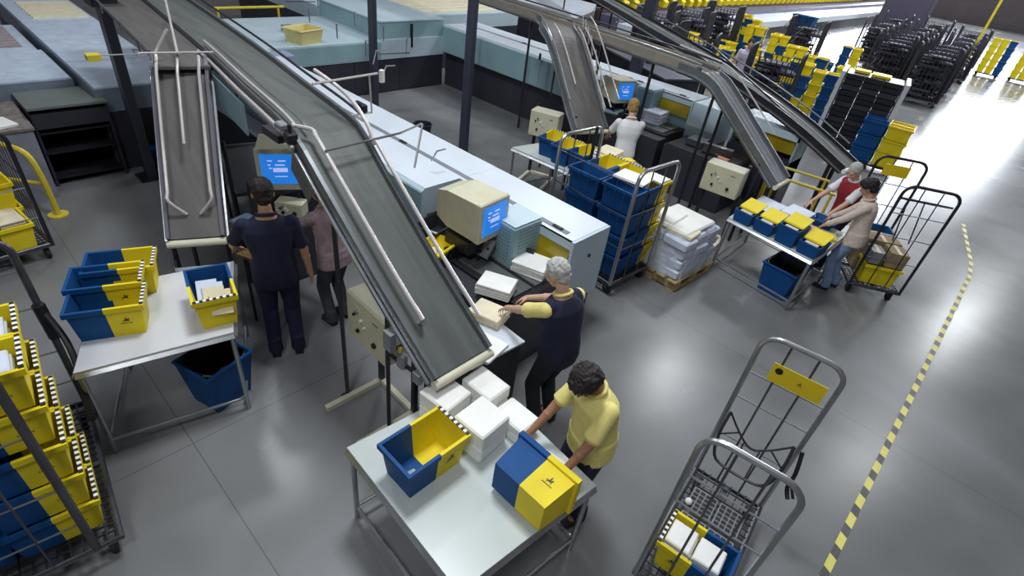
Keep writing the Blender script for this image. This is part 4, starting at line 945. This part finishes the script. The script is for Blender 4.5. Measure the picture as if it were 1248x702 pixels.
# ================================================================ front trolley
ax = V((-.145, 1.13, 0)); aF = 1.685
t = trolley('roll_trolley', 'two-hoop silver trolley in the foreground with a yellow sign', (-.167, 2.91, 0), aF, 1.18, .55, 1.71, tube=M_cage, hcol=M_chrome, rails=(.5, .9, 1.15), nbar=2, r=.019)
for x, y in ((-.02, -.11), (-.02, .11), (.26, -.11), (.26, .11)):
    m = MB(); m.box((x, y, .205), (.24, .20, .012)); fp_ = m.build('floor_plate', M_grey, t)
    m = MB(); [m.box((x+a, y+b_, .214), (.028, .036, .006)) for a in (-.09, -.045, 0, .045, .09) for b_ in (-.07, -.023, .023, .07)]; m.build('floor_slots', M_black, fp_)
# fold-out shelf hanging on the far hoop
m = MB(); sh = [(.56, -.24, .95), (.44, -.24, .80), (.36, -.20, .66), (.34, -.1, .62), (.34, .1, .62), (.36, .20, .66), (.44, .24, .80), (.56, .24, .95)]
m.tube(smooth_path(sh, 3), .012, 8); m.tube(smooth_path([(.56, -.24, .95), (.50, -.12, .86), (.47, 0, .80), (.50, .12, .86), (.56, .24, .95)], 3), .009, 6)
m.tube([(.44, -.24, .80), (.50, -.12, .86)], .007, 6); m.tube([(.44, .24, .80), (.50, .12, .86)], .007, 6); m.tube([(.48, -.06, .82), (.34, -.06, .62)], .006, 6); m.tube([(.48, .06, .82), (.34, .06, .62)], .006, 6)
m.build('fold_down_basket', M_dark, t, smooth=True)
m = MB(); m.box((.565, -.04, 1.46), (.006, .36, .16)); sg = m.build('yellow_sign_plate', M_signY, t)
m = MB(); m.cyl((.560, .09, 1.49), (.556, .09, 1.49), .026, 14); rider(m, (.5615, -.06, 1.46), .018, (0, -1, 0), (0, 0, 1)); m.build('sign_marks', M_black, sg)
m = MB(); m.tube(smooth_path([(.55, -.30, .95), (.48, -.33, .8), (.50, -.34, .62), (.46, -.38, .55)], 4), .016, 6); m.tube([(.5, -.33, .7), (.42, -.40, .62)], .012, 6); m.build('hanging_strap', M_black, t, smooth=True)
MF = Matrix.Translation((-.167, 2.91, 0)) @ Matrix.Rotation(aF, 4, 'Z')
p = MF @ V((-.33, .0, 0)); crate((p.x, p.y, .215), aF, 'blue and yellow crate of white mail in the foreground silver trolley')
for k, (dy, s_) in enumerate(((-.10, 'left'), (.10, 'right'))):
    p = MF @ V((-.33, .02-dy, 0)); mail_block('%s white mail slab in the crate of the foreground silver trolley' % s_, (p.x, p.y, .38), (.20, .185, .115), aF, 4)
m = MB(); m.ball((0, 0, .03), .03); o = m.build('paper_ball', M_paper, smooth=True); p = MF @ V((.18, .2, 0)); o.location = (p.x, p.y, .21); tag(o, 'small white paper ball on the wire floor of the foreground trolley', 'paper')

# ================================================================ right trolley beside the woman in jeans
aR = 2.08
t = trolley('roll_trolley', 'dark hoop trolley holding cardboard beside the woman in jeans', (-.52, 8.72, 0), aR, 1.12, .66, 1.68, tube=M_dark, rails=(.45, .8, 1.12), nbar=2, r=.019)
m = MB(); m.tube([(-.54, -.30, 1.50), (-.30, -.22, 1.42), (-.30, .22, 1.42), (-.54, .30, 1.50)], .014, 6); m.tube([(-.30, -.1, 1.42), (-.50, -.1, .9)], .010, 6); m.tube([(-.30, .1, 1.42), (-.50, .1, .9)], .010, 6); m.build('fold_up_basket', M_dark, t)
m = MB(); m.box((.548, .04, 1.50), (.006, .34, .16)); m.build('yellow_sign_plate', M_signY, t)
MR = Matrix.Translation((-.52, 8.72, 0)) @ Matrix.Rotation(aR, 4, 'Z')
def at(M, x, y): q = M @ V((x, y, 0)); return q
def carton(label, loc, d, rz, mt=M_card, grp=None, tape_=True):
    t = thing('carton', label, 'box', loc, rz, grp); m = MB(); m.box((0, 0, d[2]/2), d, bev=.006); m.build('carton_body', mt, t)
    m = MB(); m.box((0, 0, d[2]), (d[0]*.98, .045, .003)); m.build('carton_tape', M_paper2, t); return t
q = at(MR, -.37, -.1); carton('brown carton at the near end of the dark hoop trolley', (q.x, q.y, .51), (.28, .24, .22), aR)
q = at(MR, -.37, .15); carton('grey carton at the near end of the dark hoop trolley', (q.x, q.y, .51), (.26, .18, .18), aR, M_grey)
q = at(MR, -.03, .0); carton('wide brown carton in the middle of the dark hoop trolley', (q.x, q.y, .21), (.30, .44, .52), aR)
q = at(MR, -.37, .0); far_crate((q.x, q.y, .21), aR, 'yellow crate low in the near corner of the dark hoop trolley', 'crates in the dark hoop trolley', 'yy')
q = at(MR, .32, .0); crate((q.x, q.y, .42), aR, 'open blue and yellow crate on top of the dark hoop trolley load')
q = at(MR, .32, .0); carton('brown carton under the open crate of the dark hoop trolley', (q.x, q.y, .21), (.3, .44, .2), aR)

# ================================================================ right table
T3 = bench('packing_table', 'packing table at right carrying open blue crates with yellow flaps', [(-2.13, 7.04), (-.92, 6.86), (-.86, 8.09), (-2.14, 8.28)], .80)
g = 'open crates along the front edge of the right table'
lab = ['leftmost', 'second from left', 'third from left, tallest', 'rightmost']
for i, x in enumerate((-1.93, -1.63, -1.32, -1.02)):
    rz = -.13; z = .80+(.0 if i != 2 else .06)
    t = thing('flap_crate', '%s open blue crate with yellow flap on the right table' % lab[i].replace(', tallest', ''), 'crate', (x, 7.14-.12*(x+1.93)+.02, .80), rz, g)
    h = .17 if i != 2 else .25
    m = MB(); w_, l_ = .27, .34
    lv = [(w_/2-.02, l_/2-.02, 0), (w_/2, l_/2, h), (w_/2-.012, l_/2-.012, h), (w_/2-.032, l_/2-.032, .01)]; vs = []
    for a, b_, z_ in lv: vs += [(-a, -b_, z_), (a, -b_, z_), (a, b_, z_), (-a, b_, z_)]
    m.add(vs, [(3, 2, 1, 0), (12, 13, 14, 15)]+[(k*4+j, k*4+(j+1) % 4, k*4+4+(j+1) % 4, k*4+4+j) for k in range(3) for j in range(4)]); m.build('crate_body', M_blue, t)
    m = MB(); R = Matrix.Rotation(.28, 3, 'X'); m.box((0, .06, h+.05), (w_*.96, .24, .012), R=R); m.box((0, -.055, h+.01), (w_*.9, .03, .012)); m.build('yellow_flap', M_yellow, t)
    m = MB(); m.box((0, -.08, h*.6), (w_*.6, .05, h*.7)); m.build('letters_inside', M_paper, t)
mail_block('long white mail pile at the back left of the right table', (-1.90, 7.72, .80), (.36, .5, .10), -.2, 5, mt=M_paperb)
mail_block('long white mail pile at the back middle of the right table', (-1.50, 7.86, .80), (.34, .42, .13), -.1, 5, mt=M_paperb)
mail_block('pinkish packet on the right table near the women', (-1.22, 7.72, .80), (.2, .12, .06), .1, 2, mt=mat('pink_packet', srgb(220, 150, 130), .6))
bin_open('blue tray at the back of the right table', (-1.18, 8.02, .80), 0, .3, .26, .10, M_blue)
mail_block('yellowish envelopes between the two people at the right table', (-1.0, 7.72, .80), (.2, .22, .04), .4, 3, mt=mat('manila', srgb(206, 186, 96), .7))
tub('blue tub with a black bag under the right table', (-1.22, 7.28, 0), -.1, .46, .5, .42)

# ================================================================ wrapped pallet
t = thing('wooden_pallet', 'small wooden pallet under the plastic wrapped mail', 'pallet', (-2.50, 6.45, 0), -.06)
for y in (-.40, 0, .40): m = MB(); m.box((0, y, .075), (.84, .09, .12)); m.build('pallet_block', M_wood, t)
for x in (-.35, -.17, 0, .17, .35): m = MB(); m.box((x, 0, .144), (.13, 1.0, .02)); m.build('deck_board', M_wood, t)
for x in (-.35, 0, .35): m = MB(); m.box((x, 0, .008), (.1, .95, .016)); m.build('bottom_board', M_wood, t)
t = thing('wrapped_mail_stack', 'plastic wrapped stack of white mail on the small wooden pallet', 'mail stack', (-2.50, 6.45, .155), -.06)
rd = random.Random(11); m = MB()
for lv in range(4):
    for i in range(2):
        for j in range(3): m.box((-.19+.38*i+rd.uniform(-.02, .02), -.30+.30*j+rd.uniform(-.02, .02), .07+lv*.14), (.36, .28, .125), rz=rd.uniform(-.06, .06), bev=.02)
m.build('mail_packs', M_paperb, t)
m = MB(); m.box((-.02, .0, .60), (.62, .72, .06), bev=.02); m.box((-.16, -.1, .63), (.34, .42, .05), rz=.1, bev=.015); m.build('top_sheets', M_paper, t)
m = MB(); m.box((.16, -.22, .585), (.36, .3, .05), rz=.1, bev=.01); m.build('cream_top_pack', M_paper2, t)
m = MB(); n = 28; vs = []
for k in range(6):
    for j in range(n):
        a = 2*PI*j/n; ca, sa = math.cos(a), math.sin(a); q = 1/((abs(ca)**7+abs(sa)**7)**(1/7)); e = .012*math.sin(j*2.3+k*1.7)+rd.uniform(-.008, .008)
        vs.append((ca*q*(.40-.012*k+e), sa*q*(.47-.012*k+e), .0+.118*k))
m.add(vs, [(k*n+j, k*n+(j+1) % n, k*n+n+(j+1) % n, k*n+n+j) for k in range(5) for j in range(n)])
M_film = mat('clear_film', srgb(225, 232, 245), .08, alpha=.62, var=.05, bump=.8, scale=12); m.build('clear_wrap', M_film, t)

# ================================================================ loaded middle trolley
aM = PI
t = trolley('roll_trolley', 'silver hoop trolley packed with blue and yellow crates behind the white machine', (-3.20, 5.58, 0), .0, 1.22, .80, 1.7, tube=M_cage, hcol=M_chrome, rails=(.5, .95), nbar=2, r=.024, sides=-1)
t.rotation_euler[2] = -.08
m = MB(); m.tube([(-.56, .20, .2), (-.56, .20, 1.74)], .022, 8); m.build('black_pole', M_black, t)
g = 'crates on the packed silver trolley'
for lv in range(4):
    z = .21+lv*.295
    far_crate((-2.88, 5.37, z), PI/2, '%s blue crate at the near corner of the packed silver trolley' % ORD[3-lv], g, 'bb')
    far_crate((-3.40, 5.37, z), PI/2, '%s blue crate at the rear corner of the packed silver trolley' % ORD[3-lv], g, 'bb')
    crate((-2.79, 5.79, z), 0, '%s blue and yellow crate at the right end of the packed silver trolley' % ORD[3-lv], g)
crate((-3.12, 5.79, .21+3*.295), 0, 'second crate of the top layer on the packed silver trolley', g)
crate((-3.45, 5.79, .21+3*.295), 0, 'third crate of the top layer on the packed silver trolley', g)
for lv in range(3): far_crate((-3.12, 5.79, .21+lv*.295), 0, '%s hidden crate under the top layer of the packed silver trolley' % ORD[2-lv], g, 'by')
mail_block('white sheets on the near top crates of the packed silver trolley', (-2.95, 5.62, 1.38), (.42, .30, .03), .1, 2)
mail_block('smaller white sheets at the right end of the packed silver trolley', (-2.78, 5.88, 1.38), (.26, .22, .03), .0, 2)
# bench beyond with crates
T4 = bench('packing_table', 'small grey table behind the packed silver trolley', [(-5.45, 6.15), (-3.85, 5.75+.5), (-3.75, 7.1), (-5.3, 7.05)], .80)
crate((-4.95, 6.55, .80), .2, 'blue crate with yellow end at the left of the small grey table')
crate((-4.62, 6.48, .80), .1, 'blue and yellow crate second from the left on the small grey table')
crate((-4.30, 6.52, .80), -.05, 'yellow ended crate in the middle of the small grey table')
mail_block('tall white and cream mail stack on the small grey table', (-3.98, 6.62, .80), (.34, .40, .36), .1, 8)
mail_block('cream sheet on top of the tall mail stack', (-3.98, 6.64, 1.162), (.32, .38, .02), .15, 1, mt=M_paper2)
t = thing('carton', 'grey box with a wide yellow band beside the white-shirted worker', 'box', (-3.68, 6.62, .80), -.3)
m = MB(); m.box((0, 0, .15), (.30, .44, .30), bev=.01); m.build('carton_body', M_grey, t)
m = MB(); m.box((-.08, 0, .152), (.16, .45, .31), bev=.01); m.build('yellow_band', M_yellow, t)
mail_block('white and lilac mail blocks on the rear machine by its amber window', (-4.85, 9.42, .90), (.40, .42, .22), .1, 4, mt=M_paperb)

# handrails near the right rear
handrail('yellow handrail behind the red-vested worker, far one', [(-2.75, 10.0, .9), (-2.2, 10.1, .9), (-1.72, 10.2, .9)] and [(-2.5, 9.35, .95), (-1.6, 9.5, .95)], [(-2.45, 9.36, .95), (-1.65, 9.49, .95)])
handrail('yellow handrail behind the red-vested worker, near one', [(-2.35, 8.75, .5), (-2.3, 8.8, .9), (-2.1, 8.85, .95), (-1.35, 8.98, .95)], [(-1.4, 8.97, .95), (-2.2, 8.83, .93)])
def standing_cyl():
    m = MB(); m.cyl((0, 0, 0), (0, 0, .34), .1, 18); m.cyl((0, 0, .34), (0, 0, .37), .06, 14); o = m.build('white_canister', M_paperb, smooth=True); o.location = (-2.28, 9.2, 0); tag(o, 'white canister on the floor by the yellow handrails', 'canister')
standing_cyl()

# ================================================================ people
nav = mat('navy_cotton', srgb(20, 24, 52), .85, var=.15, scale=20); navd = mat('navy_trousers', srgb(26, 28, 56), .85, var=.15, scale=20)
ylw = mat('yellow_polo', srgb(226, 214, 132), .85, var=.05, scale=20); pinkw = mat('pinkish_blouse', srgb(168, 146, 152), .85, var=.15, scale=14); gryt = mat('grey_trousers', srgb(70, 70, 80), .85, var=.15)
whs = mat('white_cotton', srgb(224, 226, 232), .85, var=.04); redv = mat('red_vest', srgb(140, 24, 36), .8, var=.1); blou = mat('beige_blouse', srgb(206, 190, 178), .85, var=.12, scale=22); jean = mat('pale_denim', srgb(126, 150, 184), .85, var=.1, scale=18)
grh = mat('grey_hair', srgb(178, 178, 174), .8, var=.12, scale=30); dkh = mat('dark_hair', srgb(34, 26, 26), .7, var=.3, scale=30); brh = mat('brown_hair', srgb(62, 50, 40), .75, var=.2, scale=30); blh = mat('light_brown_hair', srgb(150, 122, 70), .75, var=.2, scale=30)
yw = person('woman with dark curly hair in a pale yellow polo shirt at the foreground table', (-1.07, 2.44, 0), face(-.30, -1), .97, lean=.20, head=(.65, .15), L=(-.22, .44, .98), Rr=(.16, .46, .99), skin=SK2, hair=dkh, top=ylw, pants=navd, hairstyle='curly', female=True, hem=-.1, open_collar=ylw, feet=((-.12, .0), (.1, -.02)), vox=.0075, belly=.02)
om = person('grey-haired man in a navy vest over a yellow shirt, feeding mail by the big monitor', (-1.80, 2.92, 0), face(-1, .08), 1.0, lean=.14, head=(.35, .25), L=(-.14, .56, 1.07), Rr=(.10, .50, 1.12), skin=SK3, hair=grh, top=nav, top2=ylw, pants=M_black if False else mat('black_trousers', srgb(24, 24, 30), .85), vest=True, vox=.0075, belly=.03, poleL=(-1, -.2, .1), poleR=(.8, -.3, -.5))
bm_ = person('dark-haired man in a navy T-shirt and trousers seen from behind', (-4.08, 1.62, 0), face(-1, .45), 1.04, lean=.06, head=(.25, .0), L=(-.30, .34, 1.02), Rr=(.30, .05, .80), skin=SK, hair=dkh, top=nav, pants=navd, vox=.008, belly=.03)
gw = person('person in a pinkish blouse and grey trousers reaching left under the conveyor', (-4.22, 2.28, 0), face(-1, -.15), .93, lean=.15, head=(.3, .3), L=(-.18, .52, 1.10), Rr=(.12, .50, 1.08), skin=SK, hair=dkh, top=pinkw, pants=gryt, sleeve='long', female=True, hem=-.1, vox=.009, hairstyle='long')
wb = person('worker with light brown hair in a white T-shirt at the rear feeding station', (-4.18, 7.42, 0), face(-.75, .8), .98, lean=.12, head=(.3, 0), L=(-.24, .42, 1.05), Rr=(.20, .45, 1.05), skin=SK3, hair=blh, top=whs, pants=navd, vox=.011)
rp = person('grey-haired person in a red vest over white sleeves behind the right table', (-1.12, 8.62, 0), face(-.6, -.8), .93, lean=.15, head=(.4, .2), L=(-.22, .42, 1.0), Rr=(.22, .42, 1.0), skin=SK3, hair=grh, top=redv, top2=whs, pants=navd, vest=True, vox=.011, hairstyle='short')
jw = person('dark-haired woman in a beige blouse and pale jeans at the right table', (-.75, 8.02, 0), face(-1, -.12), .93, lean=.14, head=(.4, -.1), L=(-.20, .42, 1.0), Rr=(.18, .42, .98), skin=SK, hair=dkh, top=blou, pants=jean, female=True, hem=-.1, sleeve='long', vox=.010, hairstyle='curly', feet=((-.10, .04), (.12, -.06)))
fp = person('distant person in a lilac shirt among the yellow crates', (-6.2, 16.4, 0), face(.6, -1), .98, lean=.1, head=(.2, 0), skin=SK3, hair=dkh, top=mat('lilac_shirt', srgb(196, 184, 206), .85), pants=mat('tan_trousers', srgb(150, 136, 120), .85), vox=.016)

# ================================================================ far stacks and crates
def tray_stack(label, x, y, rz, w, d_, n, hgt, sides=True, grp=None, wm=None, lay=None, name='tray_container'):
    t = thing(name, label, 'container', (x, y, 0), rz, grp)
    m = MB(); m.box((0, 0, .14), (w, d_, .05)); m.build('base_deck', M_dark, t)
    for sx in (-1, 1):
        for sy in (-1, 1): m = MB(); m.cyl((sx*(w/2-.08), sy*(d_/2-.08)-.02, .06), (sx*(w/2-.08), sy*(d_/2-.08)+.02, .06), .06, 12); m.build('wheel', M_rubber, t)
    rd = random.Random(int(x*-100)); hh = (hgt-.17)/n
    for i in range(n):
        mm = MB(); k = 3
        for j in range(k):
            ww = (w-.12)/k; mm.box((-w/2+.06+ww*(j+.5), rd.uniform(-.02, .02), .17+hh*(i+.5)), (ww*.95, d_*.92, hh*.86), rz=rd.uniform(-.03, .03))
        mm.build('letter_tray_row', (lay or [M_dark, M_base, M_black])[i % (3 if not lay else len(lay))], t)
    if sides:
        for sx in (-1, 1): m = MB(); m.b2(sx*w/2-.04, sx*w/2+.04, -d_/2-.24, d_/2, .1, hgt+.05); m.build('side_panel', wm or M_white, t)
    m = MB(); m.box((.1, 0, hgt+.03), (w*.3, d_*.5, .05)); m.box((-.3, .1, hgt+.03), (w*.25, d_*.4, .05)); m.build('top_trays', M_yellow, t)
    return t
tray_stack('container of dark letter trays between two white side panels', -2.68, 15.25, .18, 1.3, .8, 13, 1.74)
def crate_tower(label_base, x, y, rz, nx, ny, lv, kinds, grp, dolly=True, dz=.16):
    if dolly:
        t = thing('crate_dolly', 'low dark dolly under the %s' % label_base, 'dolly', (x, y, 0), rz, 'dollies under crate stacks')
        m = MB(); m.box((0, 0, .13), (nx*.33, ny*.50, .04)); m.build('dolly_deck', M_dark, t)
        m = MB(); [m.cyl((a*nx*.13, b_*ny*.19-.02, .055), (a*nx*.13, b_*ny*.19+.02, .055), .055, 10) for a in (-1, 1) for b_ in (-1, 1)]; m.build('dolly_wheels', M_rubber, t)
    Mx = Matrix.Translation((x, y, 0)) @ Matrix.Rotation(rz, 4, 'Z'); k = 0
    for L_ in range(lv):
        for i in range(nx):
            for j in range(ny):
                p = Mx @ V(((i-(nx-1)/2)*.325, (j-(ny-1)/2)*.49, 0)); kd = kinds[k % len(kinds)]; k += 1
                cn = ('left column', 'right column')[i] if nx == 2 else ('left column', 'middle column', 'right column')[i] if nx == 3 else 'column'
                rn = '' if ny == 1 else (' front' if j == 0 else ' back')
                far_crate((p.x, p.y, dz+L_*.295), rz, '%s crate,%s %s, %s' % (ORD[lv-1-L_].replace(' from top', ' down'), rn, cn.replace(' column', ''), label_base), grp, kd)
crate_tower('blue and yellow stack beyond the red-vested person', -1.86, 14.5, -PI/2+.1, 2, 2, 3, ['bb', 'yy'], 'blue and yellow stack beyond the red-vested person')
crate_tower('yellow stack at the far right edge', -1.9, 35.5, .1, 4-1, 1, 5, ['yy', 'yy', 'by'], 'yellow stack at the far right edge')
crate_tower('second yellow stack at the far right edge', -.6, 36.0, .1, 3, 1, 5, ['yy'], 'second yellow stack at the far right edge')
crate_tower('tall navy stack left of the bright floor', -8.3, 27.0, .0, 3, 1, 5, ['bb'], 'tall navy stack left of the bright floor')
def cage(label, x, y, rz, grp, L=1.2, W=.8, H=1.85, col=None, load=None):
    t = trolley('roll_cage', label, (x, y, 0), rz, L, W, H, tube=mat('cage_wire', srgb(48, 48, 58), .6, .1), rails=(.4, .8, 1.2), nbar=8, r=.026, sides=2, barr=.018, meshr=.016, grid=True, group=grp)
    if load:
        rd = random.Random(int(y*31)); m = MB()
        for i in range(26): m.box((rd.uniform(-L*.22, L*.22), rd.uniform(-W*.16, W*.16), .28+.05*i), (L*.45, W*.55, .05), rz=rd.uniform(-.2, .2), mi=i % len(load))
        m.build('folded_sacks', load, t)
    return t
c0 = None
cg = 'dark roll cages parked at the far right'
pos = [(-2.75, 23.9, .25), (-2.85, 25.3, .25), (-2.9, 26.7, .2), (-3.0, 28.1, .22), (-4.3, 24.9, .25), (-4.4, 26.3, .25), (-4.5, 27.7, .2), (-4.6, 29.2, .2), (-2.9, 31.0, .2), (-3.1, 33.0, .2), (-4.6, 31.4, .2), (-5.9, 29.4, .2), (-4.8, 34, .2), (-6.2, 32.2, .1), (-3.2, 36, .2), (-5.0, 37.5, .2), (-6.6, 36, .2)]
row = ['front', 'second', 'third', 'fourth', 'fifth', 'sixth', 'seventh', 'eighth']
cnt = {0: 0, 1: 0, 2: 0}
for i, (x, y, rz) in enumerate(pos):
    col_ = 0 if x > -3.5 else 1 if x > -5.2 else 2; lb = '%s dark roll cage in the %s row at the far right' % (row[cnt[col_]], ('right-hand', 'middle', 'left-hand')[col_]); cnt[col_] += 1
    if c0 is None: c0 = cage(lb, x, y, rz, cg, load=[mat('dark_sack', srgb(46, 46, 58), .9), mat('grey_sack', srgb(84, 84, 96), .9), mat('black_sack', srgb(30, 30, 36), .9)])
    else: dup(c0, (x, y, 0), rz, lb, cg)
# clutter of crates and trolleys between overhead conveyors and the long rack
cl = 'crate trolleys in the crowded rear area'
rd = random.Random(21); k = 0; c1_ = None
spots = [(-7.9, 16.4), (-7.6, 18.1), (-8.6, 17.4), (-6.8, 22.4), (-8.0, 21.6), (-9.0, 21.6), (-5.1, 22.9), (-10.2, 20.0), (-9.4, 24.4), (-4.05, 16.7), (-4.9, 17.3), (-5.0, 18.9), (-3.9, 18.3), (-6.2, 18.2), (-6.0, 20.0), (-7.4, 19.7), (-7.2, 21.6), (-5.9, 21.8), (-8.7, 20.3), (-8.5, 22.6), (-8.1, 24.5), (-10.0, 21.4), (-9.9, 23.6), (-9.7, 25.6), (-10.3, 25.6), (-10.2, 27.6), (-5.2, 20.4)]
nm = ['left of the distant person', 'far left of the distant person', 'among the wire cages', 'in front of the navy stack', 'in the back row, centre', 'in the back row, left', 'touching the bright floor', 'beside the rack handles', 'in the last row', 'nearest the steep conveyor', 'second from the steep conveyor', 'third from the steep conveyor', 'beside the white panel', 'behind the distant person', 'fifth in the middle row', 'left of the navy stack', 'between navy stack and rack', 'by the bright floor', 'under the overhead line', 'second under the overhead line', 'third under the overhead line', 'nearest the long rack', 'second along the long rack', 'third along the long rack', 'fourth along the long rack', 'farthest along the long rack', 'in the centre of the crowd']
for i, (x, y) in enumerate(spots):
    rz = .2+rd.uniform(-.15, .15); kind = rd.choice([['yy', 'by'], ['yy', 'yy', 'by'], ['by', 'yy', 'bb'], ['by', 'yy']]); lv = rd.choice([2, 3, 4]) if not 8 < i < 13 else 4
    crate_tower('crate trolley '+nm[i], x, y, rz, 2, 1, lv, kind, cl)

t = thing('cabinet_row', 'dark cabinet row in the shade below the far overhead conveyors', 'cabinet', (-8.3, 13.6, 0), -.45)
m = MB(); m.b2(-2.6, 2.6, -.5, .5, 0, 1.05); m.build('cabinet_body', M_base, t)
m = MB(); [m.b2(-2.55+i*.86, -1.75+i*.86, -.52, -.5, .08, 1.0) for i in range(6)]; m.build('cabinet_door', M_dark, t)
m = MB(); m.b2(-2.65, 2.65, -.55, .55, 1.05, 1.09); m.build('cabinet_top', mat('slate_top', srgb(96, 98, 110), .4), t)
crate((-7.3, 13.15, 1.10), .5, 'blue and yellow crate on the dark cabinet row below the far conveyors')
for i, (x, y, r_) in enumerate(((-4.85, 14.9, .2), (-7.0, 14.6, .3), (-8.5, 15.6, .1), (-9.6, 17.0, .3), (-9.9, 19.6, .2), (-9.9, 22.6, .1), (-7.0, 23.6, .1), (-9.3, 18.9, .2))):
    dup(c0, (x, y, 0), r_, 'dark wire cage among the crate trolleys, %s' % ['nearest the white side panel', 'under the steep conveyor top', 'second below the overhead line', 'third below the overhead line', 'fourth below the overhead line', 'nearest the long rack', 'left of the navy stack', 'deep in the crowd by the rack'][i], 'dark wire cages among the crate trolleys')
# long rack with yellow bins
t = thing('sorting_rack', 'long white sorting rack with a shelf of yellow bins across the rear', 'rack', (-12.2, 40, 0))
m = MB(); m.b2(-.1, 1.4, -21, 26, .52, .80); m.build('white_deck', M_white, t)
m = MB(); m.b2(-.1, 1.38, -21, 26, 0, .52); m.build('dark_kick', M_black, t)
m = MB(); m.b2(-1.0, -.1, -21, 26, 0, .97); m.build('grey_belt', mat('violet_grey', srgb(96, 94, 116), .5), t)
m = MB(); m.b2(-2.1, -1.0, -21, 26, 0, 1.06); m.b2(-2.1, -1.95, -21, 26, 1.06, 2.4); m.build('shelf_back', mat('brown_shelf', srgb(70, 52, 40), .7), t)
m = MB(); [m.tube([(1.1, y, .80), (1.1, y, 1.35), (.5, y, 1.35), (.5, y, .80)], .03, 6) for y in (-17, -16.3, -14.6, -13.8)]; m.build('rack_handles', M_grey, t)
g = 'yellow bins on the long rack'; y0 = None
for lv in range(2):
    for i in range(46):
        if y0 is None:
            m = MB(); m.extr([(-.2, 0), (.2, 0), (.26, .22), (.1, .34), (-.2, .34)], 'y', -.17, .17); y0 = m.build('yellow_bin', M_yellow); o = y0
        else: o = y0.copy(); C.objects.link(o)
        o.location = (-13.45, 20.0+i*.78, 1.07+lv*.5); tag(o, '%s row yellow bin on the long rack, %s' % (('lower', 'upper')[lv], 'one of the near run' if i < 20 else 'one of the far run'), 'bin', g+(' lower' if lv == 0 else ' upper')+(' near' if i < 20 else ' far'))
    if lv == 0:
        m = MB(); m.b2(-2.0, -1.1, -21, 22, 1.50, 1.54); m.build('shelf_board', M_black, t)
# far right wall-side things
m = MB(); m.box((0, 0, 1.2), (2.6, 1.6, 2.4), bev=.05); o = m.build('dark_machine', mat('violet_black', srgb(52, 48, 66), .6)); o.location = (-8.2, 46, 0); tag(o, 'large dark machine block at the far end beyond the cages', 'machine')
handrail('tall yellow post at the top right edge', [(-2.6, 31.8, 0), (-2.6, 31.8, 3.2)], [], .05)

# ================================================================ light
def lamp(x, y, z, p, s=.9, s2=None, col=(.93, .97, 1), rot=(0, 0, 0)):
    l = bpy.data.lights.new('lamp', 'AREA'); l.energy = p; l.shape = 'RECTANGLE'; l.size = s; l.size_y = s2 or s; l.color = col
    o = bpy.data.objects.new('ceiling_lamp_light', l); C.objects.link(o); o.location = (x, y, z); o.rotation_euler = rot
for x, y, p, sz in ((-4.4, 14.7, 480, 1.0), (1.75, 16.5, 300, 1.1), (-10.2, 3.4, 250, 1.0), (-3.4, 3.0, 640, 1.5), (.5, -2.5, 380, 1.6), (-10.3, 14.7, 420, 1), (-4.2, 27, 900, 1), (2.5, 28, 900, 1), (-10.5, 27, 800, 1), (-10, 9, 220, 1), (-4.2, 42, 1500, 1), (-10.3, 40, 1200, 1)):
    lamp(x, y, 9, p, sz)
W = bpy.data.worlds.new('world'); bpy.context.scene.world = W; W.use_nodes = True
W.node_tree.nodes['Background'].inputs['Color'].default_value = (.67, .71, .78, 1); W.node_tree.nodes['Background'].inputs['Strength'].default_value = .37
vs = bpy.context.scene.view_settings; vs.view_transform = 'Standard'; vs.look = 'None'; vs.gamma = 1; vs.exposure = -.5; vs.use_curve_mapping = False
